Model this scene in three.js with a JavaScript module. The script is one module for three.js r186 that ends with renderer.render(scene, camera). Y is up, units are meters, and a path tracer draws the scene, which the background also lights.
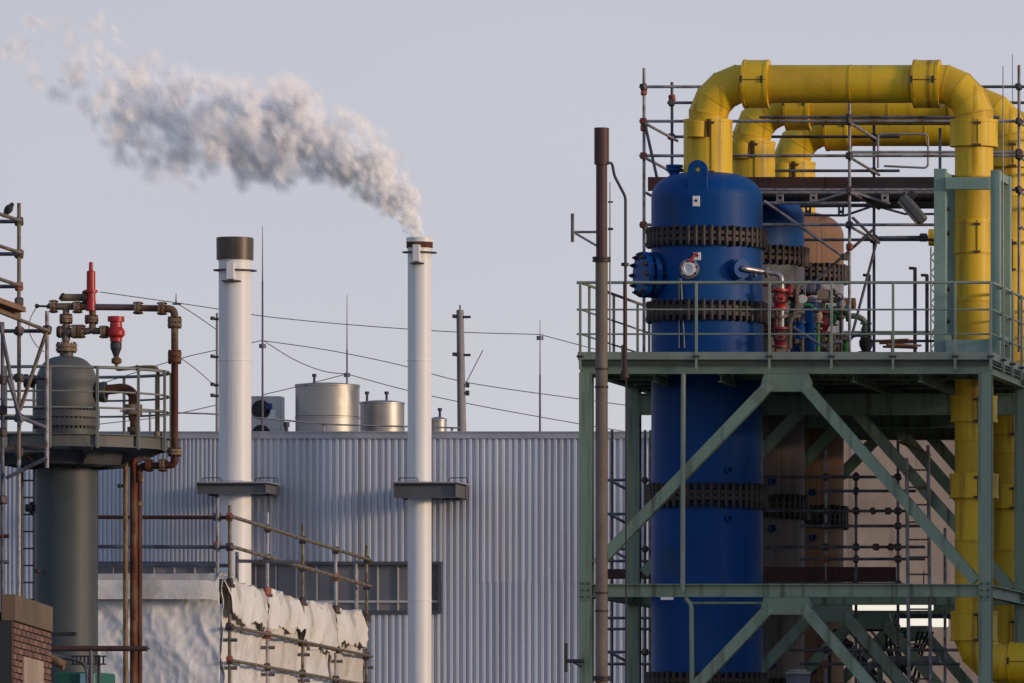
import * as THREE from 'three';
import { mergeGeometries } from 'three/addons/utils/BufferGeometryUtils.js';
import { RoundedBoxGeometry } from 'three/addons/geometries/RoundedBoxGeometry.js';
import { RectAreaLightUniformsLib } from 'three/addons/lights/RectAreaLightUniformsLib.js';
import { ImprovedNoise } from 'three/addons/math/ImprovedNoise.js';

// ------------------------------------------------------------------ camera, sky, sun, exposure
// A long lens, level, shifted up and to the left: world axes follow the plant (x along the facades, -z away).
const F = 9000, HY = 860, PX = 2186, CX = 26, EY = 2;
const scene = new THREE.Scene();
const noise = new ImprovedNoise();
const camera = new THREE.PerspectiveCamera(2 * Math.atan(341.5 / F) * 180 / Math.PI, 1024 / 683, 1, 6000);
camera.position.set(CX, EY, 0);
camera.setViewOffset(1024, 683, 512 - PX, 341.5 - HY, 1024, 683);
camera.updateProjectionMatrix();
camera.updateMatrixWorld();

const SUN_AZ = 74, SUN_EL = 9;                       // degrees to the right of straight behind the lens, and up
const rad = d => d * Math.PI / 180;
const sunDir = new THREE.Vector3(Math.sin(rad(SUN_AZ)) * Math.cos(rad(SUN_EL)), Math.sin(rad(SUN_EL)), Math.cos(rad(SUN_AZ)) * Math.cos(rad(SUN_EL)));
function makeSky() {
  const w = 2048, h = 1024, d = new Float32Array(w * h * 4), dir = new THREE.Vector3();
  for (let j = 0; j < h; j++) for (let i = 0; i < w; i++) {
    const th = ((j + .5) / h - .5) * Math.PI, ph = ((i + .5) / w - .5) * 2 * Math.PI;
    dir.set(Math.cos(th) * Math.cos(ph), Math.sin(th), Math.cos(th) * Math.sin(ph));
    const e = Math.max(0, th) * 180 / Math.PI, c = dir.dot(sunDir);
    const a = Math.exp(-e / 20), b = Math.exp(-e / 35), glow = Math.exp((c - 1) * 5), side = 0.5 + 0.5 * c;
    const k = 0.82 + 0.36 * side;
    const r = k * (0.090 + 0.47 * a + 0.150 * b) + glow * 0.30 * b;
    const g = k * (0.165 + 0.30 * a + 0.230 * b) + glow * 0.20 * b;
    const bl = k * (0.322 + 0.02 * a + 0.390 * b) + glow * 0.10 * b;
    const veil = 1 + .035 * noise.noise(dir.x * 9, th * 26, dir.z * 9) + .02 * noise.noise(dir.x * 24 + 4, th * 70, dir.z * 24);
    const o = (j * w + i) * 4;
    d[o] = r * veil; d[o + 1] = g * veil; d[o + 2] = bl * veil; d[o + 3] = 1;
  }
  const t = new THREE.DataTexture(d, w, h, THREE.RGBAFormat, THREE.FloatType);
  t.mapping = THREE.EquirectangularReflectionMapping; t.magFilter = t.minFilter = THREE.LinearFilter; t.wrapS = THREE.RepeatWrapping; t.needsUpdate = true;
  return t;
}
scene.background = scene.environment = makeSky();
const sun = new THREE.DirectionalLight(new THREE.Color().setRGB(1, 0.73, 0.49), 2.2);
sun.position.copy(sunDir).multiplyScalar(120).add(new THREE.Vector3(-2, 8, -155));
sun.target.position.set(-2, 8, -155);
sun.castShadow = true; sun.shadow.radius = 14;
sun.shadow.mapSize.set(4096, 4096);
Object.assign(sun.shadow.camera, { left: -75, right: 75, top: 30, bottom: -30, near: 1, far: 300 });
scene.add(sun, sun.target);
const renderer = new THREE.WebGLRenderer({ antialias: true });
renderer.toneMapping = THREE.LinearToneMapping;
renderer.toneMappingExposure = 1;
renderer.shadowMap.enabled = true;
renderer.setSize(1024, 683);
RectAreaLightUniformsLib.init();

// ------------------------------------------------------------------ helpers
const V3 = THREE.Vector3;
const X = (px, D) => CX + (px - PX) * D / F;         // metres across, up, of a sight line at the distance D
const Y = (py, D) => EY + (HY - py) * D / F;
const S = (n, D) => n * D / F;
const P = (px, py, D) => new V3(X(px, D), Y(py, D), -D);
let seed = 20240611;
const rnd = () => { seed = (seed * 1664525 + 1013904223) >>> 0; return seed / 4294967296; };
const rr = (a, b) => a + (b - a) * rnd();
const fbm = (x, y, z, n = 4) => { let s = 0, a = .5; for (let i = 0; i < n; i++) { s += a * noise.noise(x, y, z); x *= 2.03; y *= 2.03; z *= 2.03; a *= .5; } return s; };

const taken = {};
const numbered = n => { const k = taken[n] = (taken[n] ?? -1) + 1; return k ? `${n}_${String(k).padStart(3, '0')}` : n; };
const home = new Map();
const zero = new V3();
function finish(m) { m.castShadow = m.receiveShadow = true; return m; }
function thing(name, label, category, base = zero, group) {
  const g = new THREE.Group(); g.name = numbered(name); g.position.copy(base); scene.add(g);
  g.userData = { label, category }; if (group) g.userData.group = group;
  home.set(g, base.clone()); return g;
}
const clean = g => { const q = g.index ? g.toNonIndexed() : g; for (const k of Object.keys(q.attributes)) if (!['position', 'normal', 'uv', 'color'].includes(k)) q.deleteAttribute(k); return q; };
const merged = gs => gs.length === 1 ? clean(gs[0]) : mergeGeometries(gs.map(clean));
function uvMetres(g) {                                // uv in metres, by the way a face points
  const p = g.attributes.position, n = g.attributes.normal, uv = new Float32Array(p.count * 2);
  for (let i = 0; i < p.count; i++) {
    const ax = Math.abs(n.getX(i)), ay = Math.abs(n.getY(i)), az = Math.abs(n.getZ(i));
    if (ay > ax && ay > az) { uv[2 * i] = p.getX(i); uv[2 * i + 1] = p.getZ(i); }
    else if (ax > az) { uv[2 * i] = p.getZ(i); uv[2 * i + 1] = p.getY(i); }
    else { uv[2 * i] = p.getX(i); uv[2 * i + 1] = p.getY(i); }
  }
  g.setAttribute('uv', new THREE.BufferAttribute(uv, 2)); return g;
}
function part(name, geos, mat, parent, keepUv) {      // geometry comes in world metres and is moved to its thing's base
  const g = merged(Array.isArray(geos) ? geos : [geos]);
  if (!keepUv) uvMetres(g);
  const o = home.get(parent) ?? zero; g.translate(-o.x, -o.y, -o.z);
  const m = finish(new THREE.Mesh(g, mat)); m.name = name; parent.add(m); home.set(m, o); return m;
}
function single(name, label, category, geos, mat, base, group, keepUv) {
  const g = merged(Array.isArray(geos) ? geos : [geos]);
  if (!keepUv) uvMetres(g);
  const b = base ?? (g.computeBoundingBox(), new V3((g.boundingBox.min.x + g.boundingBox.max.x) / 2, g.boundingBox.min.y, (g.boundingBox.min.z + g.boundingBox.max.z) / 2));
  g.translate(-b.x, -b.y, -b.z);
  const m = finish(new THREE.Mesh(g, mat)); m.name = numbered(name); m.position.copy(b); m.userData = { label, category };
  if (group) m.userData.group = group;
  scene.add(m); return m;
}
function structure(name, geos, mat) { const m = single(name, undefined, undefined, geos, mat); m.userData = { kind: 'structure' }; return m; }
const UPV = new V3(0, 1, 0);
function cyl(a, b, r, seg = 12, r2 = r, open = false) {
  const d = new V3().subVectors(b, a), L = d.length(), g = new THREE.CylinderGeometry(r2, r, L, seg, 1, open);
  g.applyQuaternion(new THREE.Quaternion().setFromUnitVectors(UPV, d.normalize()));
  g.translate((a.x + b.x) / 2, (a.y + b.y) / 2, (a.z + b.z) / 2); return g;
}
const box = (x0, x1, y0, y1, z0, z1) => new THREE.BoxGeometry(Math.abs(x1 - x0), Math.abs(y1 - y0), Math.abs(z1 - z0)).translate((x0 + x1) / 2, (y0 + y1) / 2, (z0 + z1) / 2);
const rbox = (x0, x1, y0, y1, z0, z1, r = .01) => new RoundedBoxGeometry(Math.abs(x1 - x0), Math.abs(y1 - y0), Math.abs(z1 - z0), 1, r).translate((x0 + x1) / 2, (y0 + y1) / 2, (z0 + z1) / 2);
const lathe = (c, prof, seg = 40) => new THREE.LatheGeometry(prof.map(([r, y]) => new THREE.Vector2(Math.max(r, 1e-4), y)), seg).translate(c.x, 0, c.z);
function latheAlong(a, dir, prof, seg = 24) {         // profile of [radius, distance along dir]
  const g = new THREE.LatheGeometry(prof.map(([r, y]) => new THREE.Vector2(Math.max(r, 1e-4), y)), seg);
  g.applyQuaternion(new THREE.Quaternion().setFromUnitVectors(UPV, dir.clone().normalize())); return g.translate(a.x, a.y, a.z);
}
const sharp = (prof) => { const o = []; for (let i = 0; i < prof.length; i++) { o.push(prof[i]); if (i && i < prof.length - 1) o.push([prof[i][0] + 1e-5, prof[i][1] + 1e-5]); } return o; };
function bend(pts, r, rb, seg = 10, tub = 0) {        // round tube along a polyline with rounded corners
  const cp = new THREE.CurvePath(); let last = pts[0].clone();
  for (let i = 1; i < pts.length - 1; i++) {
    const p = pts[i], d0 = new V3().subVectors(pts[i - 1], p), d1 = new V3().subVectors(pts[i + 1], p);
    const k = Math.min(rb, d0.length() * .48, d1.length() * .48);
    const s = p.clone().addScaledVector(d0.normalize(), k), e = p.clone().addScaledVector(d1.normalize(), k);
    cp.add(new THREE.LineCurve3(last, s)); cp.add(new THREE.QuadraticBezierCurve3(s, p.clone(), e)); last = e;
  }
  cp.add(new THREE.LineCurve3(last, pts[pts.length - 1].clone()));
  const gs = cp.curves.map(c => new THREE.TubeGeometry(c, c.isLineCurve3 ? 1 : (tub || 8), r, seg));
  const cap = (p, q) => { const d = new V3().subVectors(q, p).normalize(); return cyl(p, p.clone().addScaledVector(d, .004), r, seg); };
  gs.push(cap(pts[0], pts[1]), cap(pts[pts.length - 1], pts[pts.length - 2]));
  return mergeGeometries(gs.map(clean));
}
function beam(a, b, shape, up = UPV) {                // a rolled section from a to b; shape in (side, up)
  const d = new V3().subVectors(b, a), L = d.length(); d.normalize();
  const s = new V3().crossVectors(up, d).normalize(), u = new V3().crossVectors(d, s);
  const g = new THREE.ExtrudeGeometry(shape, { depth: L, bevelEnabled: false });
  return g.applyMatrix4(new THREE.Matrix4().makeBasis(s, u, d).setPosition(a));
}
const poly = pts => { const s = new THREE.Shape(); pts.forEach(([x, y], i) => i ? s.lineTo(x, y) : s.moveTo(x, y)); s.closePath(); return s; };
const Hs = (w, h, t = .014) => poly([[-w / 2, -h / 2], [w / 2, -h / 2], [w / 2, -h / 2 + t], [t / 2, -h / 2 + t], [t / 2, h / 2 - t], [w / 2, h / 2 - t], [w / 2, h / 2], [-w / 2, h / 2], [-w / 2, h / 2 - t], [-t / 2, h / 2 - t], [-t / 2, -h / 2 + t], [-w / 2, -h / 2 + t]]);
const Us = (w, h, t = .014) => poly([[-w / 2, -h / 2], [w / 2, -h / 2], [w / 2, -h / 2 + t], [-w / 2 + t, -h / 2 + t], [-w / 2 + t, h / 2 - t], [w / 2, h / 2 - t], [w / 2, h / 2], [-w / 2, h / 2]]);
const Bs = (w, h) => poly([[-w / 2, -h / 2], [w / 2, -h / 2], [w / 2, h / 2], [-w / 2, h / 2]]);
const ZB = new V3(0, 0, 1), XR = new V3(1, 0, 0);

// ------------------------------------------------------------------ materials
function tex(size, fn, repeat, srgb = true) {
  const d = new Uint8Array(size * size * 4);
  for (let j = 0; j < size; j++) for (let i = 0; i < size; i++) { const c = fn(i / size, j / size), o = (j * size + i) * 4; for (let k = 0; k < 3; k++) d[o + k] = Math.max(0, Math.min(255, Math.round(255 * (Array.isArray(c) ? c[k] : c)))); d[o + 3] = 255; }
  const t = new THREE.DataTexture(d, size, size, THREE.RGBAFormat); t.wrapS = t.wrapT = THREE.RepeatWrapping; t.magFilter = THREE.LinearFilter; t.minFilter = THREE.LinearMipmapLinearFilter; t.generateMipmaps = true;
  if (srgb) t.colorSpace = THREE.SRGBColorSpace; t.repeat.set(...repeat); t.needsUpdate = true; return t;
}
function tile(sx, sy, oct, sd) {                      // periodic value noise
  const R = []; let s = sd * 7919 + 13; const q = () => { s = (s * 1103515245 + 12345) & 0x7fffffff; return s / 0x7fffffff; };
  for (let o = 0; o < oct; o++) { const w = sx << o, h = sy << o, a = new Float32Array(w * h); for (let i = 0; i < a.length; i++) a[i] = q(); R.push([w, h, a]); }
  return (u, v) => { let sum = 0, amp = .5, tot = 0; for (const [w, h, a] of R) { const x = u * w, y = v * h, i = Math.floor(x), j = Math.floor(y); let fx = x - i, fy = y - j; fx = fx * fx * (3 - 2 * fx); fy = fy * fy * (3 - 2 * fy); const at = (p, r) => a[((r % h + h) % h) * w + (p % w + w) % w]; sum += amp * ((at(i, j) * (1 - fx) + at(i + 1, j) * fx) * (1 - fy) + (at(i, j + 1) * (1 - fx) + at(i + 1, j + 1) * fx) * fy); tot += amp; amp *= .55; } return sum / tot; };
}
const n1 = tile(3, 3, 6, 1), n2 = tile(5, 5, 6, 2), nst = tile(24, 2, 4, 3), n3 = tile(9, 9, 5, 4);
const sm = (a, b, x) => { x = Math.max(0, Math.min(1, (x - a) / (b - a))); return x * x * (3 - 2 * x); };
const mix3 = (a, b, t) => a.map((x, i) => x + (b[i] - x) * t);
const tPaint = tex(512, (u, v) => { const g = .88 + .16 * (n1(u, v) - .5) + .10 * (n3(u, v) - .5), s = sm(.60, .85, nst(u, v)) * .10; return mix3([g, g, g], [.62, .56, .50], s + .25 * sm(.62, .78, n2(u, v))); }, [.45, .45]);
const tStreak = tex(512, (u, v) => { const s = sm(.52, .80, nst(u, v) * .75 + n1(u, v) * .25), g = .95 + .1 * (n2(u, v) - .5); return mix3([g, g, g], [.55, .50, .46], s * .75); }, [.5, .25]);
const tRust = tex(512, (u, v) => { const a = sm(.40, .62, n1(u, v)), b = sm(.5, .75, n2(u, v)), g = .75 + .5 * (n3(u, v) - .5); return mix3(mix3([.78 * g, .68 * g, .58 * g], [.62 * g, .36 * g, .20 * g], a), [.34 * g, .20 * g, .15 * g], b * .7); }, [.9, .9]);
const tGrime = tex(512, (u, v) => { const a = sm(.46, .70, n1(u, v)), b = sm(.56, .78, n2(u, v)), g = .82 + .5 * (n3(u, v) - .5); return mix3(mix3([.80 * g, .76 * g, .72 * g], [.60 * g, .42 * g, .31 * g], a), [.36 * g, .25 * g, .20 * g], b * .6); }, [1.1, 1.1]);
const tWhite = tex(512, (u, v) => { const g = .955 + .05 * (n1(u, v) - .5) + .03 * (n3(u, v) - .5), s = sm(.62, .88, nst(u, v)) * .3; return mix3([g, g, g], [.70, .66, .62], s); }, [.35, .12]);
const tWisp = tex(256, (u, v) => { const U = (u * 2) % 1 - .5, W = (v * 2) % 1 - .5, r = Math.hypot(U, W) * 2, n = n2(u, v) * .6 + n3(u, v) * .4; return Math.max(0, (1 - r) * 1.1) ** 1.2 * sm(.18, .62, n + .3 * (1 - r)); }, [1, 1], false);
const tBlue = tex(512, (u, v) => { const c = sm(.45, .8, n1(u, v)) * .24 + sm(.5, .85, nst(u, v)) * .22, g = .94 + .14 * (n3(u, v) - .5), ru = sm(.70, .86, nst(u * 1.0 + .37, v)) * .8 + sm(.66, .78, n2(u, v)) * .5; return mix3(mix3([.0, .262 * g, .53 * g], [.26, .36, .54], c), [.34, .27, .24], ru * .55); }, [.36, .18]);
const tFlange = tex(512, (u, v) => { const a = sm(.42, .66, n2(u, v)), g = .85 + .4 * (n3(u, v) - .5); return mix3([.80 * g, .74 * g, .66 * g], [.50 * g, .36 * g, .26 * g], a * .55); }, [1.6, 1.6]);
const tSteel = tex(512, (u, v) => { const g = .72 + .5 * (n3(u, v) - .5) + .3 * (n1(u, v) - .5); return mix3([g, g, g * 1.02], [.50, .33, .25], .6 * sm(.6, .75, n2(u, v))); }, [1.3, 1.3]);
const tConc = tex(512, (u, v) => { const g = .82 + .22 * (n1(u, v) - .5) + .14 * (n3(u, v) - .5); return mix3([g, g * .97, g * .93], [.5, .46, .44], .5 * sm(.6, .85, nst(u, v))); }, [.16, .16]);
const tSheet = tex(512, (u, v) => { const g = .90 + .12 * (n1(u, v) - .5), s = sm(.5, .8, nst(u, v)); return mix3([g, g, g], [.70, .66, .64], s * .5 + .25 * sm(.58, .75, n2(u, v))); }, [.11, .06]);
const tCloth = tex(512, (u, v) => { const g = .92 + .14 * (n1(u, v) - .5); return mix3([g, g, g], [.60, .58, .56], .45 * sm(.55, .75, n2(u, v))); }, [.35, .35]);
const tBrick = tex(512, (u, v) => { const g = .85 + .6 * (n3(u, v) - .5) + .3 * (n1(u, v) - .5); return [g, g, g]; }, [1.7, 1.7]);
const bFine = tex(512, (u, v) => .5 + .8 * (n3(u, v) - .5) + .4 * (n2(u, v) - .5), [1.1, 1.1], false);
const bCrease = tex(512, (u, v) => { const a = 1 - Math.abs(2 * n1(u, v) - 1), b = 1 - Math.abs(2 * n2(u, v) - 1); return a * a * a * .6 + b * b * b * .4; }, [.6, .6], false);
const rgb = (r, g, b) => new THREE.Color().setRGB(r, g, b);
const M = (c, o = {}) => new THREE.MeshStandardMaterial({ color: rgb(...c), roughness: .6, side: THREE.DoubleSide, ...o });
const mt = {
  yellow: M([.82, .53, .012], { map: tStreak, roughness: .5, bumpMap: bFine, bumpScale: .0015 }),
  yellowB: M([.79, .505, .013], { map: tPaint, roughness: .55, bumpMap: bFine, bumpScale: .0015 }),
  yellowEdge: M([.30, .19, .03], { map: tRust, roughness: .7 }),
  blue: new THREE.MeshPhysicalMaterial({ color: rgb(1, 1, 1), side: THREE.DoubleSide, specularIntensity: .35, map: tBlue, roughness: .5, bumpMap: bFine, bumpScale: .001 }),
  slate: M([.11, .115, .15], { map: tStreak, roughness: .65 }),
  lavender: M([.26, .26, .34], { map: tStreak, roughness: .6 }),
  taupe: M([.18, .155, .145], { map: tStreak, roughness: .7 }),
  orange: M([.25, .135, .08], { map: tStreak, roughness: .7 }),
  tan: M([.30, .17, .10], { map: tStreak, roughness: .75 }),
  bolt: M([.062, .045, .04], { map: tSteel, roughness: .55, metalness: .25 }),
  flangeDark: M([.05, .036, .036], { map: tPaint, roughness: .6 }),
  green: M([.235, .325, .235], { map: tPaint, roughness: .55, bumpMap: bFine, bumpScale: .001 }),
  greenB: M([.24, .335, .245], { map: tStreak, roughness: .6 }),
  greenRail: M([.30, .36, .29], { map: tPaint, roughness: .55 }),
  sea: M([.27, .42, .355], { map: tPaint, roughness: .55 }),
  deck: M([.07, .085, .075], { map: tPaint, roughness: .8 }),
  scaf: M([.56, .55, .56], { map: tSteel, roughness: .5, metalness: .1 }),
  scafDark: M([.22, .22, .25], { map: tSteel, roughness: .55, metalness: .2 }),
  scafWarm: M([.34, .28, .20], { map: tSteel, roughness: .6, metalness: .2 }),
  coupler: M([.11, .09, .085], { map: tSteel, roughness: .6, metalness: .4 }),
  couplerRed: M([.30, .075, .042], { map: tPaint, roughness: .6 }),
  board: M([.085, .038, .034], { map: tStreak, roughness: .8 }),
  boardWood: M([.26, .15, .08], { map: tStreak, roughness: .85 }),
  stackBrown: M([.10, .042, .036], { map: tPaint, roughness: .6 }),
  stackGrey: M([.22, .18, .145], { map: tPaint, roughness: .7 }),
  greyVessel: M([.066, .084, .092], { map: tPaint, roughness: .55, bumpMap: bFine, bumpScale: .001 }),
  olive: M([.12, .127, .122], { map: tPaint, roughness: .6 }),
  oliveRail: M([.24, .26, .23], { map: tPaint, roughness: .55 }),
  pipeGrime: M([.46, .41, .37], { map: tGrime, roughness: .75, bumpMap: bFine, bumpScale: .003 }),
  pipeFlange: M([.56, .49, .41], { map: tFlange, roughness: .75, bumpMap: bFine, bumpScale: .003 }),
  pipePurple: M([.16, .105, .115], { map: tPaint, roughness: .6 }),
  rustPipe: M([.56, .38, .25], { map: tRust, roughness: .75, bumpMap: bFine, bumpScale: .002 }),
  rustDark: M([.36, .21, .16], { map: tRust, roughness: .75 }),
  creamPipe: M([.52, .45, .34], { map: tFlange, roughness: .6 }),
  red: M([.52, .022, .022], { map: tPaint, roughness: .4 }),
  redDull: M([.30, .03, .03], { map: tPaint, roughness: .5 }),
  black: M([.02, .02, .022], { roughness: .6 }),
  plate: M([.15, .155, .165], { map: tPaint, roughness: .55, metalness: .2 }),
  darkMetal: M([.05, .052, .06], { roughness: .6, metalness: .3 }),
  silver: M([.62, .60, .58], { map: tSteel, roughness: .4, metalness: .7 }),
  white: M([.78, .78, .78], { roughness: .5 }),
  chimney: M([.84, .84, .84], { map: tWhite, roughness: .45 }),
  chimneyCap: M([.10, .078, .066], { map: tStreak, roughness: .45, metalness: .3 }),
  rustBand: M([.44, .24, .11], { map: tRust, roughness: .8 }),
  tank: M([.55, .53, .50], { map: tPaint, roughness: .5, metalness: .85 }),
  corrugated: M([.71, .76, .86], { map: tSheet, roughness: .45 }),
  corrugatedB: M([.67, .72, .83], { map: tSheet, roughness: .45 }),
  corrugatedC: M([.75, .79, .87], { map: tSheet, roughness: .45 }),
  flashing: M([.50, .52, .58], { map: tPaint, roughness: .45, metalness: .3 }),
  roof: M([.25, .25, .26], { map: tConc, roughness: .9 }),
  windowFrame: M([.09, .095, .105], { roughness: .5, metalness: .3 }),
  mullion: M([.50, .48, .47], { roughness: .5 }),
  pane: M([.17, .175, .20], { map: tPaint, roughness: .25 }),
  paneLight: M([.25, .25, .265], { map: tPaint, roughness: .3 }),
  concrete: M([.62, .52, .44], { map: tConc, roughness: .9, bumpMap: bFine, bumpScale: .006 }),
  acBody: M([.74, .74, .72], { map: tPaint, roughness: .5 }),
  labelBlue: M([.02, .05, .35], { roughness: .5 }),
  wood: M([.30, .29, .29], { map: tStreak, roughness: .85 }),
  wire: M([.16, .16, .17], { roughness: .6 }),
  tarp: M([.84, .83, .82], { map: tCloth, roughness: .5, bumpMap: bCrease, bumpScale: .03 }),
  tarpFront: M([.92, .91, .90], { map: tWhite, roughness: .42, bumpMap: bCrease, bumpScale: .008 }),
  tarpWhite: M([.88, .86, .82], { map: tCloth, roughness: .65, bumpMap: bCrease, bumpScale: .012 }),
  tarpGrey: M([.74, .71, .68], { map: tCloth, roughness: .6, bumpMap: bCrease, bumpScale: .03 }),
  mortar: M([.16, .125, .11], { map: tBrick, roughness: .95 }),
  brickA: M([.20, .10, .07], { map: tBrick, roughness: .9 }),
  brickB: M([.16, .085, .065], { map: tBrick, roughness: .9 }),
  brickC: M([.25, .145, .105], { map: tBrick, roughness: .9 }),
  coping: M([.22, .165, .12], { map: tConc, roughness: .9 }),
  plaster: M([.52, .44, .38], { map: tConc, roughness: .9 }),
  insulation: M([.50, .36, .28], { map: tFlange, roughness: .9 }),
  binGreen: M([.012, .14, .10], { map: tPaint, roughness: .5 }),
  binPale: M([.25, .42, .33], { roughness: .5 }),
  binBlue: M([.20, .42, .55], { roughness: .5 }),
  valveGreen: M([.05, .30, .09], { map: tPaint, roughness: .5 }),
  feather: M([.022, .024, .03], { roughness: .7 }),
  asphalt: M([.06, .06, .062], { map: tConc, roughness: .95 }),
  steam: new THREE.MeshPhysicalMaterial({ color: rgb(1, 1, 1), roughness: 1, transmission: .2, thickness: 0, transparent: true, opacity: .42, alphaMap: tWisp, specularIntensity: 0, side: THREE.DoubleSide }),
  tubeLight: new THREE.MeshStandardMaterial({ color: 0xffffff, emissive: rgb(1, .93, .78), emissiveIntensity: .86, roughness: .5 }),
};

// ------------------------------------------------------------------ ground
structure('ground', new THREE.PlaneGeometry(3000, 3000, 1, 1).rotateX(-Math.PI / 2).translate(0, 0, -600), mt.asphalt);

// ------------------------------------------------------------------ far hall with corrugated cladding
const DF = 214;
{
  const x0 = X(-160, DF), x1 = X(760, DF), yT = Y(437, DF), z = -DF, dep = .055; let pitch = .155;
  const hall = thing('industrial_hall', 'long grey hall clad in vertical corrugated sheet, behind the two white chimneys', 'building', new V3((x0 + x1) / 2, 0, z));
  const ribs = (n, h0, h1, z0) => {                  // one sheet of n ribs, standing proud of z0, slightly uneven
    const pts = []; for (let r = 0; r < n; r++) { const o = r * pitch, j = rr(-.05, .05), q = rr(.88, 1.1); for (const [k, w] of [[.01, 0], [.26 + j, 0], [.40 + j, 1], [.76 + j, 1], [.90 + j, 0]]) pts.push([o + k * pitch, w * dep * q]); } pts.push([n * pitch + .012, 0]);
    return pts;
  };
  const lay = (a, b, y0, y1) => {
    const mats = [mt.corrugated, mt.corrugated, mt.corrugatedB, mt.corrugatedC]; let x = a;
    while (x < b - .02) {
      const n = Math.min(6, Math.max(1, Math.round((b - x) / pitch))), rows = y1 - y0 > 4 ? [y0, y1 - 3.4, y1] : [y0, y1];
      for (let q = 0; q + 1 < rows.length; q++) {
        const pts = ribs(n, 0, 0), pos = [], dz = rr(.001, .006) + q * .006, lo = rows[q] - (q ? .06 : 0), hi = rows[q + 1];
        for (let i = 0; i + 1 < pts.length; i++) { const [xa, za] = pts[i], [xb, zb] = pts[i + 1], A = x + xa, B = x + xb, ZA = z + za + dz, ZC = z + zb + dz; pos.push(A, lo, ZA, B, lo, ZC, B, hi, ZC, A, lo, ZA, B, hi, ZC, A, hi, ZA); }
        const g = new THREE.BufferGeometry(); g.setAttribute('position', new THREE.Float32BufferAttribute(pos, 3)); g.computeVertexNormals(); g.setAttribute('uv', new THREE.Float32BufferAttribute(new Float32Array(pos.length / 3 * 2), 2));
        part('cladding_sheet', g, mats[Math.floor(rnd() * 4)], hall);
      }
      x += n * pitch;
    }
  };
  const w0 = X(70, DF), w1 = X(441, DF), wy1 = Y(562, DF), wy0 = Y(613, DF);
  pitch = .1; lay(x0, w0, 0, yT);
  lay(w0, X(216, DF), wy1, yT); pitch = .155; lay(X(216, DF), w1, wy1, yT);
  lay(w0, w1, 0, wy0);
  lay(w1, x1, 0, yT);
  part('side_wall', [box(x0, x0 + .2, 0, yT, z - 30, z - .02), box(x1 - .2, x1, 0, yT, z - 30, z - .02), box(x0, x1, 0, yT, z - 30.2, z - 30)], mt.concrete, hall);
  part('roof', box(x0, x1, yT - .25, yT - .05, z - 30, z - .06), mt.roof, hall);
  part('flashing', [box(x0 - .05, x1 + .05, yT - .04, yT + .10, z - .10, z + .09), box(x0 - .05, x1 + .05, yT + .10, yT + .13, z - .40, z + .12)], mt.flashing, hall);
  const band = part('window_band', [box(w0, w1, wy1 - .07, wy1 + .01, z - .15, z + .085), box(w0, w1, wy0 - .02, wy0 + .06, z - .15, z + .12), box(w0, w0 + .06, wy0 + .06, wy1 - .07, z - .15, z + .06), box(w1 - .06, w1, wy0 + .06, wy1 - .07, z - .15, z + .06)], mt.windowFrame, hall);
  const pw = (w1 - w0 - .12) / 18, ym = wy0 + (wy1 - wy0) * .23;
  part('transom', box(w0 + .06, w1 - .06, ym - .035, ym + .02, z - .10, z - .02), mt.mullion, band);
  for (let i = 0; i < 18; i++) {
    const a = w0 + .06 + i * pw;
    part('pane', box(a + .02, a + pw - .02, ym + .02, wy1 - .07, z - .09, z - .07), rnd() < .25 ? mt.paneLight : mt.pane, band);
    part('pane', box(a + .02, a + pw - .02, wy0 + .06, ym - .035, z - .09, z - .07), rnd() < .5 ? mt.paneLight : mt.pane, band);
    if (i) part('mullion', box(a - .014, a + .014, wy0 + .06, wy1 - .07, z - .11, z - .015), mt.mullion, band);
  }
}
// concrete building behind the steel platform
{
  const D = 213.7, x0 = X(690, D), x1 = X(1120, D), yT = Y(436.4, D), z = -D;
  const b = thing('concrete_building', 'pale beige rendered building seen through the steel frame on the right', 'building', new V3((x0 + x1) / 2, 0, z));
  part('wall', box(x0, x1, 0, yT, z - 8, z), mt.concrete, b);
  part('parapet_cap', box(x0 - .08, x1 + .08, yT, yT + .14, z - 8.1, z + .08), mt.flashing, b);
}

// unseen hall added right of frame to shade the platform's lower storey
{
  const x0 = 25, x1 = 42, z0 = -154, z1 = -132.5, h = 12.9;
  const b = thing('added_shade_hall', 'unseen brick hall added right of the platform to shade its lower storey', 'building', new V3((x0 + x1) / 2, 0, (z0 + z1) / 2));
  part('wall', box(x0, x1, 0, h, z0, z1), mt.brickB, b);
  part('parapet_cap', box(x0 - .1, x1 + .1, h, h + .15, z0 - .1, z1 + .1), mt.coping, b);
}

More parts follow.
